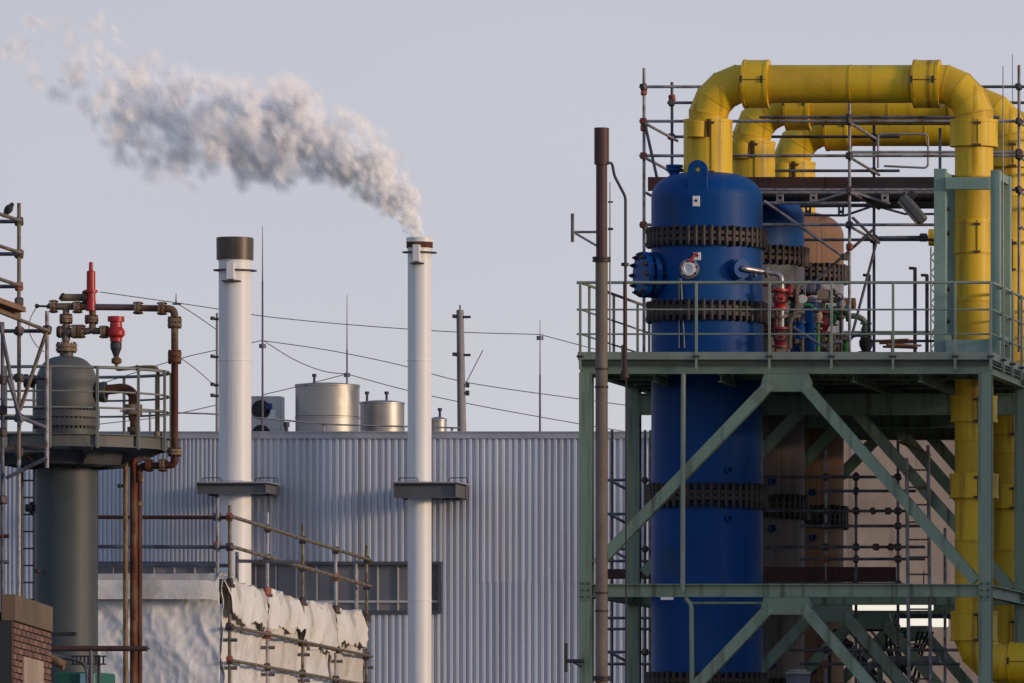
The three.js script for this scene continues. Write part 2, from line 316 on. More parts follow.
// ------------------------------------------------------------------ white chimneys
function chimney(cx, w, D, capTop, capBot, label, kind) {
  const c = P(cx, 683, D), r = S(w / 2, D), y = p => Y(p, D);
  const t = thing('chimney', label, 'chimney', new V3(c.x, 0, c.z), 'white chimneys of the hall');
  const sections = [[0, 0], [1, y(600)], [1, y(480)], [1, y(360)], [1, y(capBot)]].map(q => q[1]);
  for (let i = 0; i + 1 < sections.length; i++) part('flue_section', lathe(c, sharp([[r * .3, sections[i]], [r, sections[i] + .001], [r, sections[i + 1] - .03], [r + .012, sections[i + 1] - .028], [r + .012, sections[i + 1]], [r * .3, sections[i + 1] + .001]]), 40), mt.chimney, t);
  if (kind) part('cap', lathe(c, sharp([[r * .6, y(capBot)], [r + .05, y(capBot) + .002], [r + .055, y(capTop)], [r + .02, y(capTop) + .01], [r - .02, y(capBot) + .1]]), 40), mt.chimneyCap, t);
  else {
    part('cap', lathe(c, sharp([[r * .9, y(capBot)], [r + .03, y(capBot) + .002], [r + .03, y(capTop + 4.5)], [r * .9, y(capTop + 4.3)]]), 40), mt.rustBand, t);
    part('rim', lathe(c, sharp([[r * .9, y(capTop + 4.3)], [r + .035, y(capTop + 4.2)], [r + .035, y(capTop)], [r - .02, y(capTop) + .01], [r - .03, y(capTop + 6)]]), 40), mt.chimney, t);
  }
  const ry = y(kind ? 270.5 : 252.5);
  part('ring', lathe(c, sharp([[r - .01, ry - .015], [r + .13, ry - .012], [r + .13, ry + .012], [r - .01, ry + .015]]), 36), mt.darkMetal, t);
  part('bracket_box', rbox(c.x - S(kind ? 4 : 3.6, D), c.x + S(kind ? 4 : 3.6, D), ry - .24, ry + .16, c.z + r - .04, c.z + r + .17, .02), mt.chimney, t);
  part('bracket_shelf', box(c.x - S(kind ? 9 : 6.5, D), c.x + S(kind ? 9 : 6.5, D), ry - .29, ry - .26, c.z + r - .12, c.z + r + .12), mt.darkMetal, t);
  return t;
}
chimney(235, 32, 213, 238, 260, 'thicker white chimney with a dark brown cap, left of the steaming one', true);
chimney(419.6, 23.4, 213, 238, 248, 'slimmer white chimney with rusty rim, giving off the steam', false);
function chimneyPlatform(pa, pb, pt, pbm, gap0, gap1, label) {
  const D0 = 212.35, zf = -D0, zb = -DF + .1, x0 = X(pa, D0), x1 = X(pb, D0), y1 = Y(pt, D0), y0 = Y(pbm, D0), g0 = X(gap0, 213), g1 = X(gap1, 213);
  const t = thing('chimney_platform', label, 'platform', new V3((x0 + x1) / 2, y0, zb), 'steel collars holding the chimneys');
  for (const z of [zf, zf - 1.25]) part('cross_beam', beam(new V3(x0, (y0 + y1) / 2, z), new V3(x1, (y0 + y1) / 2, z), Us(-.10, y1 - y0, .025)), mt.plate, t);
  for (const x of [x0 + .05, g0 - .14, g1 + .14, x1 - .05]) part('side_beam', box(x - .04, x + .04, y0 + .03, y1 - .03, zb, zf - .06), mt.plate, t);
  part('walkway_plate', box(x0 - .05, g0 - .2, y1 + .003, y1 + .03, zf - 1.5, zf + .08), mt.flashing, t);
  part('walkway_plate', box(g1 + .2, x1 + .05, y1 + .003, y1 + .03, zf - 1.5, zf + .08), mt.flashing, t);
  part('walkway_plate', box(g0 - .2, g1 + .2, y1 + .003, y1 + .03, zf - .02, zf + .08), mt.flashing, t);
  for (const x of [x0 + .3, (x0 + x1) / 2 + .75, x1 + .02]) part('grab_loop', bend([new V3(x - .22, y1, zf - .2), new V3(x - .22, y1 + .13, zf - .2), new V3(x + .22, y1 + .13, zf - .2), new V3(x + .22, y1, zf - .2)], .012, .05, 6), mt.darkMetal, t);
}
chimneyPlatform(197, 266, 483, 494, 218, 252, 'dark steel platform bracketed to the wall around the thicker chimney');
chimneyPlatform(394, 456, 483, 498, 406, 433, 'dark steel platform bracketed to the wall around the steaming chimney');

// ------------------------------------------------------------------ roof plant, masts and wires
{
  const D = 219, yR = Y(439, DF);
  const ac = (pa, pb, pt, label) => {
    const x0 = X(pa, D), x1 = X(pb, D), yt = Y(pt, D), z = -D;
    const t = thing('air_conditioner', label, 'air conditioner', new V3((x0 + x1) / 2, yR, z));
    part('casing', rbox(x0, x1, yR, yt, z - .5, z, .02), mt.acBody, t);
    const r = Math.min((x1 - x0) * .29, (yt - yR) * .235);
    for (const k of [.27, .74]) {
      const c = new V3(x0 + r * 1.25, yR + (yt - yR) * k, z);
      const f = part('fan_grille', [new THREE.TorusGeometry(r, .02, 6, 28).translate(c.x, c.y, c.z + .012), new THREE.TorusGeometry(r * .6, .01, 5, 24).translate(c.x, c.y, c.z + .02), new THREE.TorusGeometry(r * .25, .01, 5, 16).translate(c.x, c.y, c.z + .02), ...[0, 1, 2, 3].map(i => new THREE.BoxGeometry(r * 2, .012, .012).rotateZ(i * Math.PI / 4 + .2).translate(c.x, c.y, c.z + .022))], mt.darkMetal, t);
      part('fan', new THREE.CircleGeometry(r * .97, 28).translate(c.x, c.y, c.z + .006), mt.black, f);
    }
    part('label_plate', box(x1 - .36, x1 - .20, yt - .32, yt - .18, z, z + .008), mt.labelBlue, t);
    part('label_plate', box(x1 - .36, x1 - .12, yt - .56, yt - .34, z, z + .006), mt.white, t);
  };
  ac(250, 280.5, 396, 'white two-fan air conditioner on the roof beside the thicker chimney');
  const tank = (pa, pb, pt, Dt, label, extra) => {
    const c = P((pa + pb) / 2, pt, Dt), r = S((pb - pa) / 2, Dt), yt = c.y, h = yt - yR;
    const t = thing('roof_tank', label, 'tank', new V3(c.x, yR, c.z), 'steel tanks on the hall roof');
    const rows = h > .9 ? 2 : 1;
    for (let i = 0; i < rows; i++) part('shell_ring', lathe(c, sharp([[r * .2, yR + h * i / rows], [r, yR + h * i / rows + .002], [r, yR + h * (i + 1) / rows - .05], [r + .014, yR + h * (i + 1) / rows - .045], [r + .014, yR + h * (i + 1) / rows - .012], [r * .97, yR + h * (i + 1) / rows - .006]]), 48), mt.tank, t);
    part('lid', lathe(c, [[r + .012, yt - .02], [r + .012, yt + .005], [r * .5, yt + .045], [0, yt + .06]], 48), mt.tank, t);
    for (const k of extra) part('vent_stub', [cyl(new V3(c.x + k * r, yt, c.z), new V3(c.x + k * r, yt + .22, c.z), .03, 8), cyl(new V3(c.x + k * r, yt + .2, c.z), new V3(c.x + k * r, yt + .27, c.z), .055, 8)], mt.darkMetal, t);
  };
  tank(296, 359, 385, 219, 'largest shiny steel tank on the roof between the chimneys', [-.42]);
  tank(360.5, 404, 402.5, 221, 'middle-sized steel tank on the roof just left of the steaming chimney', [-.7, .2]);
  tank(430, 446.5, 419, 222, 'smallest steel tank on the roof, right of the steaming chimney', [.2]);
  single('roof_vent', 'tiny dark vent on the roof between air conditioner and largest tank', 'vent', [cyl(P(286.5, 439, 217), P(286.5, 424, 217), .045, 8), cyl(P(286.5, 427, 217), P(286.5, 422, 217), .075, 8)], mt.darkMetal);
  // roof-edge pipe rail
  const rail = thing('roof_pipe', 'thin pipe on short posts along the roof edge before the tanks', 'pipe', new V3(X(300, 216), yR, -216));
  part('rail', bend([P(120, 411, 216), P(216, 414, 216), P(330, 424.5, 216), P(460, 428, 216)], .022, .3, 6), mt.scaf, rail);
  for (const p of [150, 323.5, 452]) part('post', cyl(P(p, 440, 216.05), P(p, p < 200 ? 411.5 : p < 400 ? 424 : 427.6, 216.05), .03, 6), mt.scaf, rail);
  const rod = (px, pt, label, D2, r) => { const t = thing('lightning_rod', label, 'lightning rod', new V3(X(px, D2), yR, -D2), 'lightning rods on the hall roof'); part('mast', cyl(P(px, 440, D2), P(px, pt + 55, D2), r, 7, r * .8), mt.scafDark, t); part('tip', cyl(P(px, pt + 55, D2), P(px, pt, D2), r * .6, 6, r * .25), mt.scafDark, t); part('wire_clamp', cyl(P(px, 372 - (px < 300 ? 28 : px > 500 ? 36 : -1), D2), P(px, 376 - (px < 300 ? 28 : px > 500 ? 36 : -1), D2), r * 3, 8), mt.scafDark, t); };
  rod(262.5, 226, 'tallest thin lightning rod, beside the air conditioner', 218, .028);
  rod(347, 295, 'thin lightning rod rising beside the largest roof tank', 220.5, .026);
  rod(540, 320, 'thin pinkish rod standing alone near the steel platform', 218, .028);
  const pole = (px, pt, w, label) => {
    const D2 = 218, a = P(px, 440, D2), b = P(px - (w > 6 ? 2 : 0), pt, D2), r = S(w / 2, D2), t = thing('utility_pole', label, 'pole', a);
    part('post', cyl(a, b, r, 10, r * .8), mt.wood, t);
    for (const q of w > 6 ? [317, 355] : [319, 357, 385, 396]) part('cross_pin', [cyl(P(px - w * .5 - 3, q, D2 - .02), P(px + w * .5 + (w > 6 ? 4 : 0), q, D2 - .02), .035, 6), cyl(P(px - w * .5 - 3, q + 1, D2 - .02), P(px - w * .5 - 3, q - 2.5, D2 - .02), .055, 6)], mt.darkMetal, t);
    if (w > 6) { part('stay', cyl(P(px + 4, 383, D2), P(px + 21, 350, D2), .012, 5), mt.wire, t); part('insulator', [cyl(P(px + 4, 385, D2), P(px + 7, 385, D2), .07, 6), cyl(P(px + 4, 393, D2), P(px + 7, 393, D2), .07, 6)], mt.darkMetal, t); part('spike', cyl(P(px - 2, 310, D2), P(px - 2, 305, D2), .02, 5), mt.darkMetal, t); }
  };
  pole(462, 310, 9, 'weathered grey pole with cross pins on the roof ridge');
  pole(217, 313, 3, 'slim dark pole close against the thicker chimney');
  const wire = (pts, label) => single('overhead_wire', label, 'wire', new THREE.TubeGeometry(new THREE.CatmullRomCurve3(pts.map(([x, y]) => P(x, y, 218.3))), pts.length * 6, .011, 5), mt.wire, undefined, 'wires strung above the roof');
  wire([[100, 292], [178, 303], [218, 309], [262, 316], [330, 323], [400, 328.5], [457, 332], [540, 334.5]], 'topmost overhead wire passing both chimneys');
  wire([[540, 334.5], [585, 346.5], [640, 362]], 'short wire running from the pinkish rod to the steel platform');
  wire([[100, 384], [182, 358], [217, 350], [262, 340.5]], 'wire rising from the rusty pipework to the tallest lightning rod');
  wire([[262, 340.5], [330, 350.5], [400, 365], [460, 381], [580, 399], [640, 407]], 'upper of two wires falling right from the tallest lightning rod');
  wire([[264, 341], [295, 360], [325, 371.5], [347, 374]], 'sagging wire from tallest rod to the largest tank');
  wire([[347, 374], [400, 388.5], [460, 402], [580, 424], [640, 434]], 'lowest wire running right from above the largest tank');
  wire([[178, 304], [197, 316], [217, 330]], 'short slanting wire from pipe top to the slim dark pole');
  wire([[178, 356], [197, 370], [217, 388]], 'short steep wire left of the thicker chimney');
  wire([[100, 424], [160, 417], [217, 405]], 'low wire left of the thicker chimney near the roof edge');
  wire([[262, 395], [300, 386], [347, 374]], 'faint wire climbing behind air conditioner to largest tank');
}

// ------------------------------------------------------------------ steam: many small soft wisps spread through the plume's volume
{
  const D = 213, path = [[419, 240, 7, .55], [416, 228, 11, .6], [406, 208, 18, .7], [388, 186, 26, .8], [362, 165, 35, .9], [328, 145, 42, 1.0], [292, 132, 50, .95], [250, 130, 60, .8], [205, 132, 62, .66], [162, 124, 56, .46], [126, 98, 50, .3], [98, 62, 46, .26], [66, 50, 44, .2], [30, 58, 42, .13], [-10, 64, 36, .07]];
  const N = 300, rows = []; for (let i = 0; i <= N; i++) { const u = i / N * (path.length - 1), k = Math.min(path.length - 2, Math.floor(u)), f = u - k; rows.push(path[k].map((q, j) => q + (path[k + 1][j] - q) * f)); }
  const cum = []; let wsum = 0; for (let i = 0; i < N; i++) { const dl = Math.hypot(rows[i + 1][0] - rows[i][0], rows[i + 1][1] - rows[i][1]); const r = rows[i][2]; wsum += dl * r * rows[i][3] / Math.pow(Math.min(1, .42 + r / 70), 2); cum.push(wsum); }
  const pos = [], uv = [], want = 1720; let made = 0, tries = 0;
  while (made < want && tries < 2e6) {
    tries++;
    let lo = 0, hi = N - 1; const t = rnd() * wsum; while (lo < hi) { const m = (lo + hi) >> 1; if (cum[m] < t) lo = m + 1; else hi = m; }
    const q = rows[lo]; let a, b, c; do { a = rr(-1, 1); b = rr(-1, 1); c = rr(-1, 1); } while (a * a + b * b + c * c > 1);
    const px = q[0] + a * q[2] * 1.1, py = q[1] + b * q[2] * 1.1, pz = c * q[2] * 1.05, r = Math.hypot(a, b, c), age = Math.min(1, lo / N * 1.35), sc = .05 - .026 * age;
    const d = (1.0 - r) * (.8 - .2 * age) + fbm(px * sc + 7, py * sc, pz * sc + 3, 4) * (1.0 + .8 * age) + noise.noise(px * .019 + 2, py * .019 + 5, pz * .019) * .7 * age * age - .08 * age;
    const dens = sm(-.02, .30 + .35 * age, d);
    if (rnd() > dens) continue;
    const x = X(px, D), y = Y(py, D), z = -D - pz * D / F, s = (.08 + .0038 * Math.min(q[2], 60)) * rr(.65, 1.3);
    const n = new V3(.75 + rr(-.5, .5), .3 + rr(-.5, .5), .65 + rr(-.5, .5)).normalize(), u1 = new V3(rr(-1, 1), rr(-1, 1), rr(-1, 1)).cross(n).normalize().multiplyScalar(s), u2 = new V3().crossVectors(n, u1);
    const k = Math.floor(rnd() * 4), ou = (k % 2) * .5, ov = (k >> 1) * .5;
    const hx = k2 => [Math.cos(k2 * Math.PI / 3), Math.sin(k2 * Math.PI / 3)];
    for (const [i, j] of [0, 1, 2, 0, 2, 3, 0, 3, 4, 0, 4, 5].map(hx)) { pos.push(x + u1.x * i + u2.x * j, y + u1.y * i + u2.y * j, z + u1.z * i + u2.z * j); uv.push(ou + .25 + i * .245, ov + .25 + j * .245); }
    made++;
  }
  console.log('steam wisps', made, tries);
  const g = new THREE.BufferGeometry(); g.setAttribute('position', new THREE.Float32BufferAttribute(pos, 3)); g.setAttribute('uv', new THREE.Float32BufferAttribute(uv, 2)); g.computeVertexNormals();
  const o = P(419, 238, D); g.translate(-o.x, -o.y, -o.z);
  const m = finish(new THREE.Mesh(g, mt.steam)); m.name = 'steam_cloud'; m.position.copy(o); m.userData = { kind: 'stuff', label: 'white steam drifting left from the slimmer chimney', category: 'steam' }; scene.add(m);
}

// ------------------------------------------------------------------ green steel platform
const DA = 140, BAY = 4.3, ax = px => X(px, DA), ay = py => Y(py, DA);
{
  const t = thing('steel_platform', 'green steel platform frame with handrails and diagonal braces carrying the tall vessels', 'platform', new V3(ax(786), 0, -DA - BAY));
  const xl = ax(586.5), xr = ax(985.5), xm = ax(787), yd = ay(352.5), zs = [0, 1, 2, 3].map(i => -DA - i * BAY);
  const yb1 = ay(374), yb0 = ay(363.5), ym1 = ay(584), ym0 = ay(597);
  for (const z of zs) for (const x of [xl, xr]) {
    const c = part('column', beam(new V3(x, 0, z), new V3(x, yb1 + .02, z), Hs(.2, .2, .016), ZB), mt.greenB, t);
    part('base_plate', box(x - .2, x + .2, 0, .03, z - .2, z + .2), mt.green, c);
    part('splice_plate', box(x - .07, x + .07, ay(600), ay(581), z + .103, z + .118), mt.green, c);
    for (const dx of [-.045, .045]) for (const q of [584, 590.5, 597]) part('bolt', cyl(new V3(x + dx, ay(q), z + .116), new V3(x + dx, ay(q), z + .134), .016, 6), mt.flangeDark, c);
  }
  zs.forEach((z, i) => {
    part('deck_beam', beam(new V3(xl - .1, (yb0 + yb1) / 2, z), new V3(xr + .1, (yb0 + yb1) / 2, z), Hs(.18, yb0 - yb1, .016)), mt.green, t);
    part('tie_beam', beam(new V3(xl + .1, (ym0 + ym1) / 2, z), new V3(xr - .1, (ym0 + ym1) / 2, z), Hs(.18, ym1 - ym0, .016)), mt.greenB, t);
    for (const [y1, storeyBottom] of [[yb1, ym1], [ym0, ay(810)]]) {
      const gy = y1 - .01, h = S(17, DA);
      const gp = poly([[ax(765), gy], [ax(809), gy], [ax(812), gy - h * .55], [ax(806), gy - h], [ax(768), gy - h], [ax(762), gy - h * .55]]);
      part('gusset', new THREE.ExtrudeGeometry(gp, { depth: .16, bevelEnabled: true, bevelSize: .006, bevelThickness: .006, bevelSegments: 1 }).translate(0, 0, z - .08), mt.green, t);
      for (const s of [-1, 1]) {
        const a = new V3(xm + s * S(16, DA), gy - h * .55, z), b = new V3(s < 0 ? ax(597) : ax(976), storeyBottom + (s < 0 ? .30 : .04), z);
        const br = part('brace', beam(a, b, Hs(.17, .19, .016), ZB), mt.greenB, t);
        const d = new V3().subVectors(b, a).normalize(), p = a.clone().addScaledVector(d, .12);
        part('splice_plate', beam(p.clone().setZ(z + .096), p.clone().addScaledVector(d, .24).setZ(z + .096), Bs(.13, .012), ZB), mt.green, br);
      }
    }
  });
  for (const x of [xl, xr]) for (let i = 0; i < 3; i++) {
    part('deck_beam', beam(new V3(x, (yb0 + yb1) / 2 - .003, zs[i] - .1), new V3(x, (yb0 + yb1) / 2 - .003, zs[i + 1] + .1), Hs(.16, yb0 - yb1 - .01, .016)), mt.green, t);
    part('tie_beam', beam(new V3(x, (ym0 + ym1) / 2 - .003, zs[i] - .1), new V3(x, (ym0 + ym1) / 2 - .003, zs[i + 1] + .1), Hs(.16, ym1 - ym0 - .01, .016)), mt.greenB, t);
  }
  for (const i of [1, 2, 3]) part('girder', beam(new V3(xl + .1, 9.30, zs[i] + .13), new V3(xr - .1, 9.30, zs[i] + .13), Hs(.2, .34, .018)), mt.greenB, t);
  for (let k = 1; k < 9; k++) if (k % 3) part('joist', beam(new V3(xl + .1, yb0 - .09, -DA - k * BAY / 3), new V3(xr - .1, yb0 - .09, -DA - k * BAY / 3), Hs(.1, .16, .012)), mt.greenB, t);
  for (let k = 1; k < 6; k++) part('joist', beam(new V3(xl + (xr - xl) * k / 6, yb1 - .06, zs[0] - .1), new V3(xl + (xr - xl) * k / 6, yb1 - .06, zs[3] + .1), Hs(.09, .12, .012)), mt.greenB, t);
  // deck plates with round openings for the vessels and the yellow pipes
  const hole = (p, x, z, r) => { const h = new THREE.Path(); h.absarc(x, z, r, 0, 7, true); p.holes.push(h); };
  for (let i = 0; i < 3; i++) {
    const x0 = ax(580), x1 = ax(992), za = i ? zs[i] : zs[0] + .12, zb = i === 2 ? zs[3] - .12 : zs[i + 1];
    const s = poly([[x0, -za], [x1, -za], [x1, -zb], [x0, -zb]]), zc = 142.15 + i * BAY;
    hole(s, 2.64, zc, .94); hole(s, X(974, 142.15), zc, .42);
    const g = new THREE.ExtrudeGeometry(s, { depth: .05, bevelEnabled: false, curveSegments: 20 }).rotateX(-Math.PI / 2);
    part('deck_plate', g.translate(0, yb0 + .004, 0), mt.deck, t);
  }
  // kerb channel round the deck edge
  const kz = zs[0] + .13, x0 = ax(580), x1 = ax(992), kb = zs[3] - .13;
  part('kerb_channel', beam(new V3(x0, (yd + ay(360)) / 2, kz), new V3(x1, (yd + ay(360)) / 2, kz), Us(.06, yd - ay(360), .01), UPV), mt.greenRail, t);
  for (const x of [x0, x1]) part('kerb_channel', box(x - .02, x + .02, ay(360), yd, kz - .04, kb), mt.greenRail, t);
  part('kerb_channel', box(x0, x1, ay(360), yd, kb - .02, kb + .02), mt.greenRail, t);
  // handrails
  const rails = [283, 310, 334.5].map(ay), zr = zs[0] + .11;
  const R3 = .021;
  for (const [y, i] of rails.map((y, i) => [y, i])) {
    const r = i ? .015 : .024;
    part('handrail', cyl(new V3(ax(578), y, zr), new V3(ax(993), y, zr), r, 10), mt.greenRail, t);
    part('handrail', cyl(new V3(ax(993), y, zr), new V3(ax(993), y, kb), r, 10), mt.greenRail, t);
    part('handrail', cyl(new V3(ax(582), y, zr), new V3(ax(582), y, kb), r, 10), mt.greenRail, t);
    part('handrail', cyl(new V3(ax(578), y, kb), new V3(ax(993), y, kb), r, 10), mt.greenRail, t);
  }
  const post = (x, z, out) => { const p = part('railing_post', beam(new V3(x, ay(370), z), new V3(x, rails[0], z), Bs(.05, .035), XR), mt.greenRail, t); part('clamp', box(x - .05, x + .05, ay(358), ay(356), z - .045, z + .045), mt.darkMetal, p); };
  for (const p of [582, 698, 771, 833, 894.5, 956.5, 992]) post(ax(p), zr + .045);
  for (const d of [1.0, 2.1, 3.2, 4.3, 5.4, 6.5, 7.6, 8.7, 9.8, 10.9, 12.0]) { post(ax(993) + .045, zr - d); post(ax(582) - .045, zr - d); }
  for (const p of [640, 698, 771, 833, 894.5, 956.5]) post(ax(p), kb - .045);
  // thin hanger
  part('hanger', [cyl(new V3(ax(684), yb1, zs[0] + .06), new V3(ax(684), ay(592), zs[0] + .12), .038, 10)], mt.greenRail, t);
  part('hanger', bend([new V3(ax(686), ay(598), zs[0] + .05), new V3(ax(692), ay(605), zs[0] + .05), new V3(ax(693), ay(760), zs[0] + .05)], .036, .06, 10), mt.greenB, t);
  part('hanger', cyl(new V3(ax(692), ay(603), zs[0] + .0), new V3(ax(768), ay(603), zs[0] + .0), .02, 8), mt.greenB, t);
}
{ // small things fixed near the deck
  const st = thing('label_strip', 'small pale label strip under the front tie beam before the blue vessel', 'label', new V3(ax(668), ay(599), -139.95));
  part('plate', box(ax(662), ax(674.5), ay(600), ay(597.4), -139.9, -139.88), mt.white, st);
}

// ------------------------------------------------------------------ three tall vessels
const VX = 2.64, VD = i => 142.15 + BAY * i, vy = py => Y(py, 142.15), VR = .869;
const studGeo = (() => { const a = new THREE.CylinderGeometry(.036, .036, .36, 8), b = new THREE.CylinderGeometry(.045, .045, .07, 6).translate(0, .125, 0), c = new THREE.CylinderGeometry(.045, .045, .07, 6).translate(0, -.125, 0); return uvMetres(merged([a, b, c])); })();
function boltRing(t, c, y, R, n, scale = 1, ring) {
  const rg = part('flange', lathe(c, sharp([[VR * .9, y - .085], [R + .012, y - .08], [R + .012, y - .018], [R - .035, y - .015], [R - .035, y + .015], [R + .012, y + .018], [R + .012, y + .08], [VR * .9, y + .085]]), 56), mt.flangeDark, t);
  const o = home.get(t);
  for (let i = 0; i < n; i++) { const a = i / n * 2 * Math.PI + .03, m = finish(new THREE.Mesh(studGeo, mt.bolt)); m.name = 'stud_bolt'; m.position.set(c.x + Math.cos(a) * R - o.x, y - o.y, c.z + Math.sin(a) * R - o.z); m.rotation.y = rnd() * 6; m.scale.set(1, scale * rr(.94, 1.05), 1); rg.add(m); home.set(m, o); }
  return rg;
}
function vessel(i, mats, label) {
  const D = VD(i), c = new V3(VX, 0, -D), t = thing('pressure_vessel', label, 'vessel', new V3(VX, 0, -D), 'row of three tall vessels');
  const y1 = vy(239), y2 = vy(313), y3 = vy(497), y4 = vy(684);
  const dome = []; const yt = vy(172.5), ys = vy(199); for (let k = 0; k <= 14; k++) { const a = k / 14 * Math.PI / 2; dome.push([VR * Math.pow(Math.cos(a), .62), ys + (yt - ys) * Math.sin(a)]); }
  part('dome', lathe(c, [[VR, y1 + .1], [VR, ys - .05], ...dome], 64), mats[0], t);
  part('shell', lathe(c, [[VR, y2 + .1], [VR, y1 - .1]], 64), mats[1], t);
  part('shell', lathe(c, [[VR, y3 + .1], [VR, y2 - .1]], 64), mats[2], t);
  part('shell', lathe(c, [[VR, y4 + .1], [VR, y3 - .1]], 64), mats[3], t);
  part('shell', lathe(c, [[VR, 0], [VR, y4 - .1]], 64), mats[3], t);
  boltRing(t, c, y1, .915, 48, .86); boltRing(t, c, y2, .915, 48, .9); boltRing(t, c, y3, .915, 48, 1.08); boltRing(t, c, y4, .915, 48, 1.0);
  // weld seams
  // lifting lug
  const lx = X(697.5, 141.3), lw = S(9.5, 141.3), z = -D + VR * .93;
  const sh = new THREE.Shape(); sh.moveTo(lx - lw, vy(200)); sh.lineTo(lx + lw, vy(200)); sh.lineTo(lx + lw, vy(174)); sh.absarc(lx, vy(174), lw, 0, Math.PI); sh.closePath();
  const hl = new THREE.Path(); hl.absarc(lx, vy(173.5), lw * .3, 0, 7, true); sh.holes.push(hl);
  part('lifting_lug', new THREE.ExtrudeGeometry(sh, { depth: .06, bevelEnabled: true, bevelSize: .008, bevelThickness: .008, bevelSegments: 1, curveSegments: 14 }).translate(0, 0, z - .03), mats[0], t);
  // steps and lugs on the lower shell
  for (const q of [472, 520, 660]) { const a = .55, p = new V3(VX + Math.sin(a) * VR, vy(q), -D + Math.cos(a) * VR), dn = new V3(Math.sin(a), 0, Math.cos(a)); part('shell_eye', latheAlong(p.clone().addScaledVector(dn, -.02), dn, sharp([[.03, 0], [.06, .005], [.06, .10], [.035, .10], [.03, .02]]), 14), mats[0] === mt.orange ? mt.blue : mats[0], t); }
  return t;
}
const ves = [
  vessel(0, [mt.blue, mt.blue, mt.blue, mt.blue], 'bright blue tall vessel with bolted flanges, nearest of the row of three'),
  vessel(1, [mt.blue, mt.slate, mt.taupe, mt.taupe], 'tall vessel with blue dome and greyish body, middle of the row'),
  vessel(2, [mt.orange, mt.lavender, mt.tan, mt.tan], 'rusty orange domed tall vessel, farthest of the row of three'),
];
{ // nozzles and plates of the nearest vessel
  const t = ves[0], D = VD(0), c = new V3(VX, 0, -D);
  const out = a => new V3(Math.sin(a), 0, Math.cos(a));
  // side manhole: a blind flange turned to the left
  const dn = new V3(-.86, 0, .51).normalize(), y = vy(277), R = S(23, 141.5);
  const base = new V3(VX, y, -D).addScaledVector(dn, VR * .82);
  const mh = part('manhole', latheAlong(base, dn, sharp([[R * .7, 0], [R * .7, .16], [R, .162], [R, .25], [R * .72, .252], [R * .72, .30], [R, .302], [R, .39], [R * .55, .40], [.001, .40]]), 36), mt.blue, t);
  const s1 = new V3().crossVectors(dn, UPV).normalize();
  for (let k = 0; k < 12; k++) { const a = k / 12 * 2 * Math.PI, p = base.clone().addScaledVector(s1, Math.cos(a) * R * .87).addScaledVector(UPV, Math.sin(a) * R * .87); part('stud_bolt', [cyl(p.clone().addScaledVector(dn, .08), p.clone().addScaledVector(dn, .47), .018, 7), cyl(p.clone().addScaledVector(dn, .39), p.clone().addScaledVector(dn, .44), .034, 6), cyl(p.clone().addScaledVector(dn, .11), p.clone().addScaledVector(dn, .162), .034, 6)], mt.bolt, mh); }
  // gauge nozzle facing the lens
  const a1 = -.115, p1 = new V3(VX, vy(273), -D).addScaledVector(out(a1), VR - .03);
  const nz = part('nozzle', latheAlong(p1, out(a1), sharp([[.09, 0], [.09, .12], [.155, .125], [.155, .17], [.09, .175], [.001, .176]]), 26), mt.silver, t);
  part('gauge_face', latheAlong(p1.clone().addScaledVector(out(a1), .177), out(a1), sharp([[.11, 0], [.11, .03], [.07, .035], [.06, .01], [.001, .012]]), 22), mt.white, nz);
  for (let k = 0; k < 8; k++) { const a = k / 8 * 6.283 + .2; part('stud_bolt', cyl(p1.clone().add(new V3(Math.cos(a) * .128, Math.sin(a) * .128, 0)).addScaledVector(out(a1), .09), p1.clone().add(new V3(Math.cos(a) * .128, Math.sin(a) * .128, 0)).addScaledVector(out(a1), .22), .017, 6), k % 3 ? mt.bolt : mt.redDull, nz); }
  part('handle', cyl(p1.clone().add(new V3(-.02, .1, .2)), p1.clone().add(new V3(.10, .26, .16)), .022, 8), mt.red, nz);
  // tags
  for (const [q0, q1, xx] of [[200, 210.5, 696.5], [256, 264, 697.5]]) {
    const zz = -D + VR * .995 + .012, tg = part('tag', rbox(X(xx - 3.6, 141.3), X(xx + 3.6, 141.3), vy(q1), vy(q0), zz - .01, zz + .012, .006), mt.white, t);
    part('tag_mark', [new THREE.CylinderGeometry(.022, .022, .006, 14).rotateX(Math.PI / 2).translate(X(xx, 141.3), (vy(q0) + vy(q1)) / 2 + .01, zz + .016)], mt.black, tg);
  }
  part('tag', box(X(654, 141.6), X(657, 141.6), vy(349), vy(337), -D + .34, -D + .36), mt.white, t);
  // top nozzle
  const q = new V3(X(674.5, 142.15), 0, -D);
  part('top_nozzle', lathe(q, sharp([[.08, vy(195)], [.08, vy(171.5)], [.135, vy(171)], [.135, vy(168.4)], [.10, vy(168.2)], [.10, vy(167.8)], [.135, vy(167.5)], [.135, vy(165)], [.001, vy(164.6)]]), 20), mt.blue, t);
  // ladder-like conduit pair on the shell
  part('conduit', [cyl(new V3(X(679, 141.3), vy(351), -D + VR * .96), new V3(X(679, 141.3), vy(282), -D + VR * .96), .012, 6), cyl(new V3(X(684.5, 141.3), vy(351), -D + VR * .98), new V3(X(681, 141.3), vy(282), -D + VR * .98), .012, 6)], mt.greenRail, t);
}
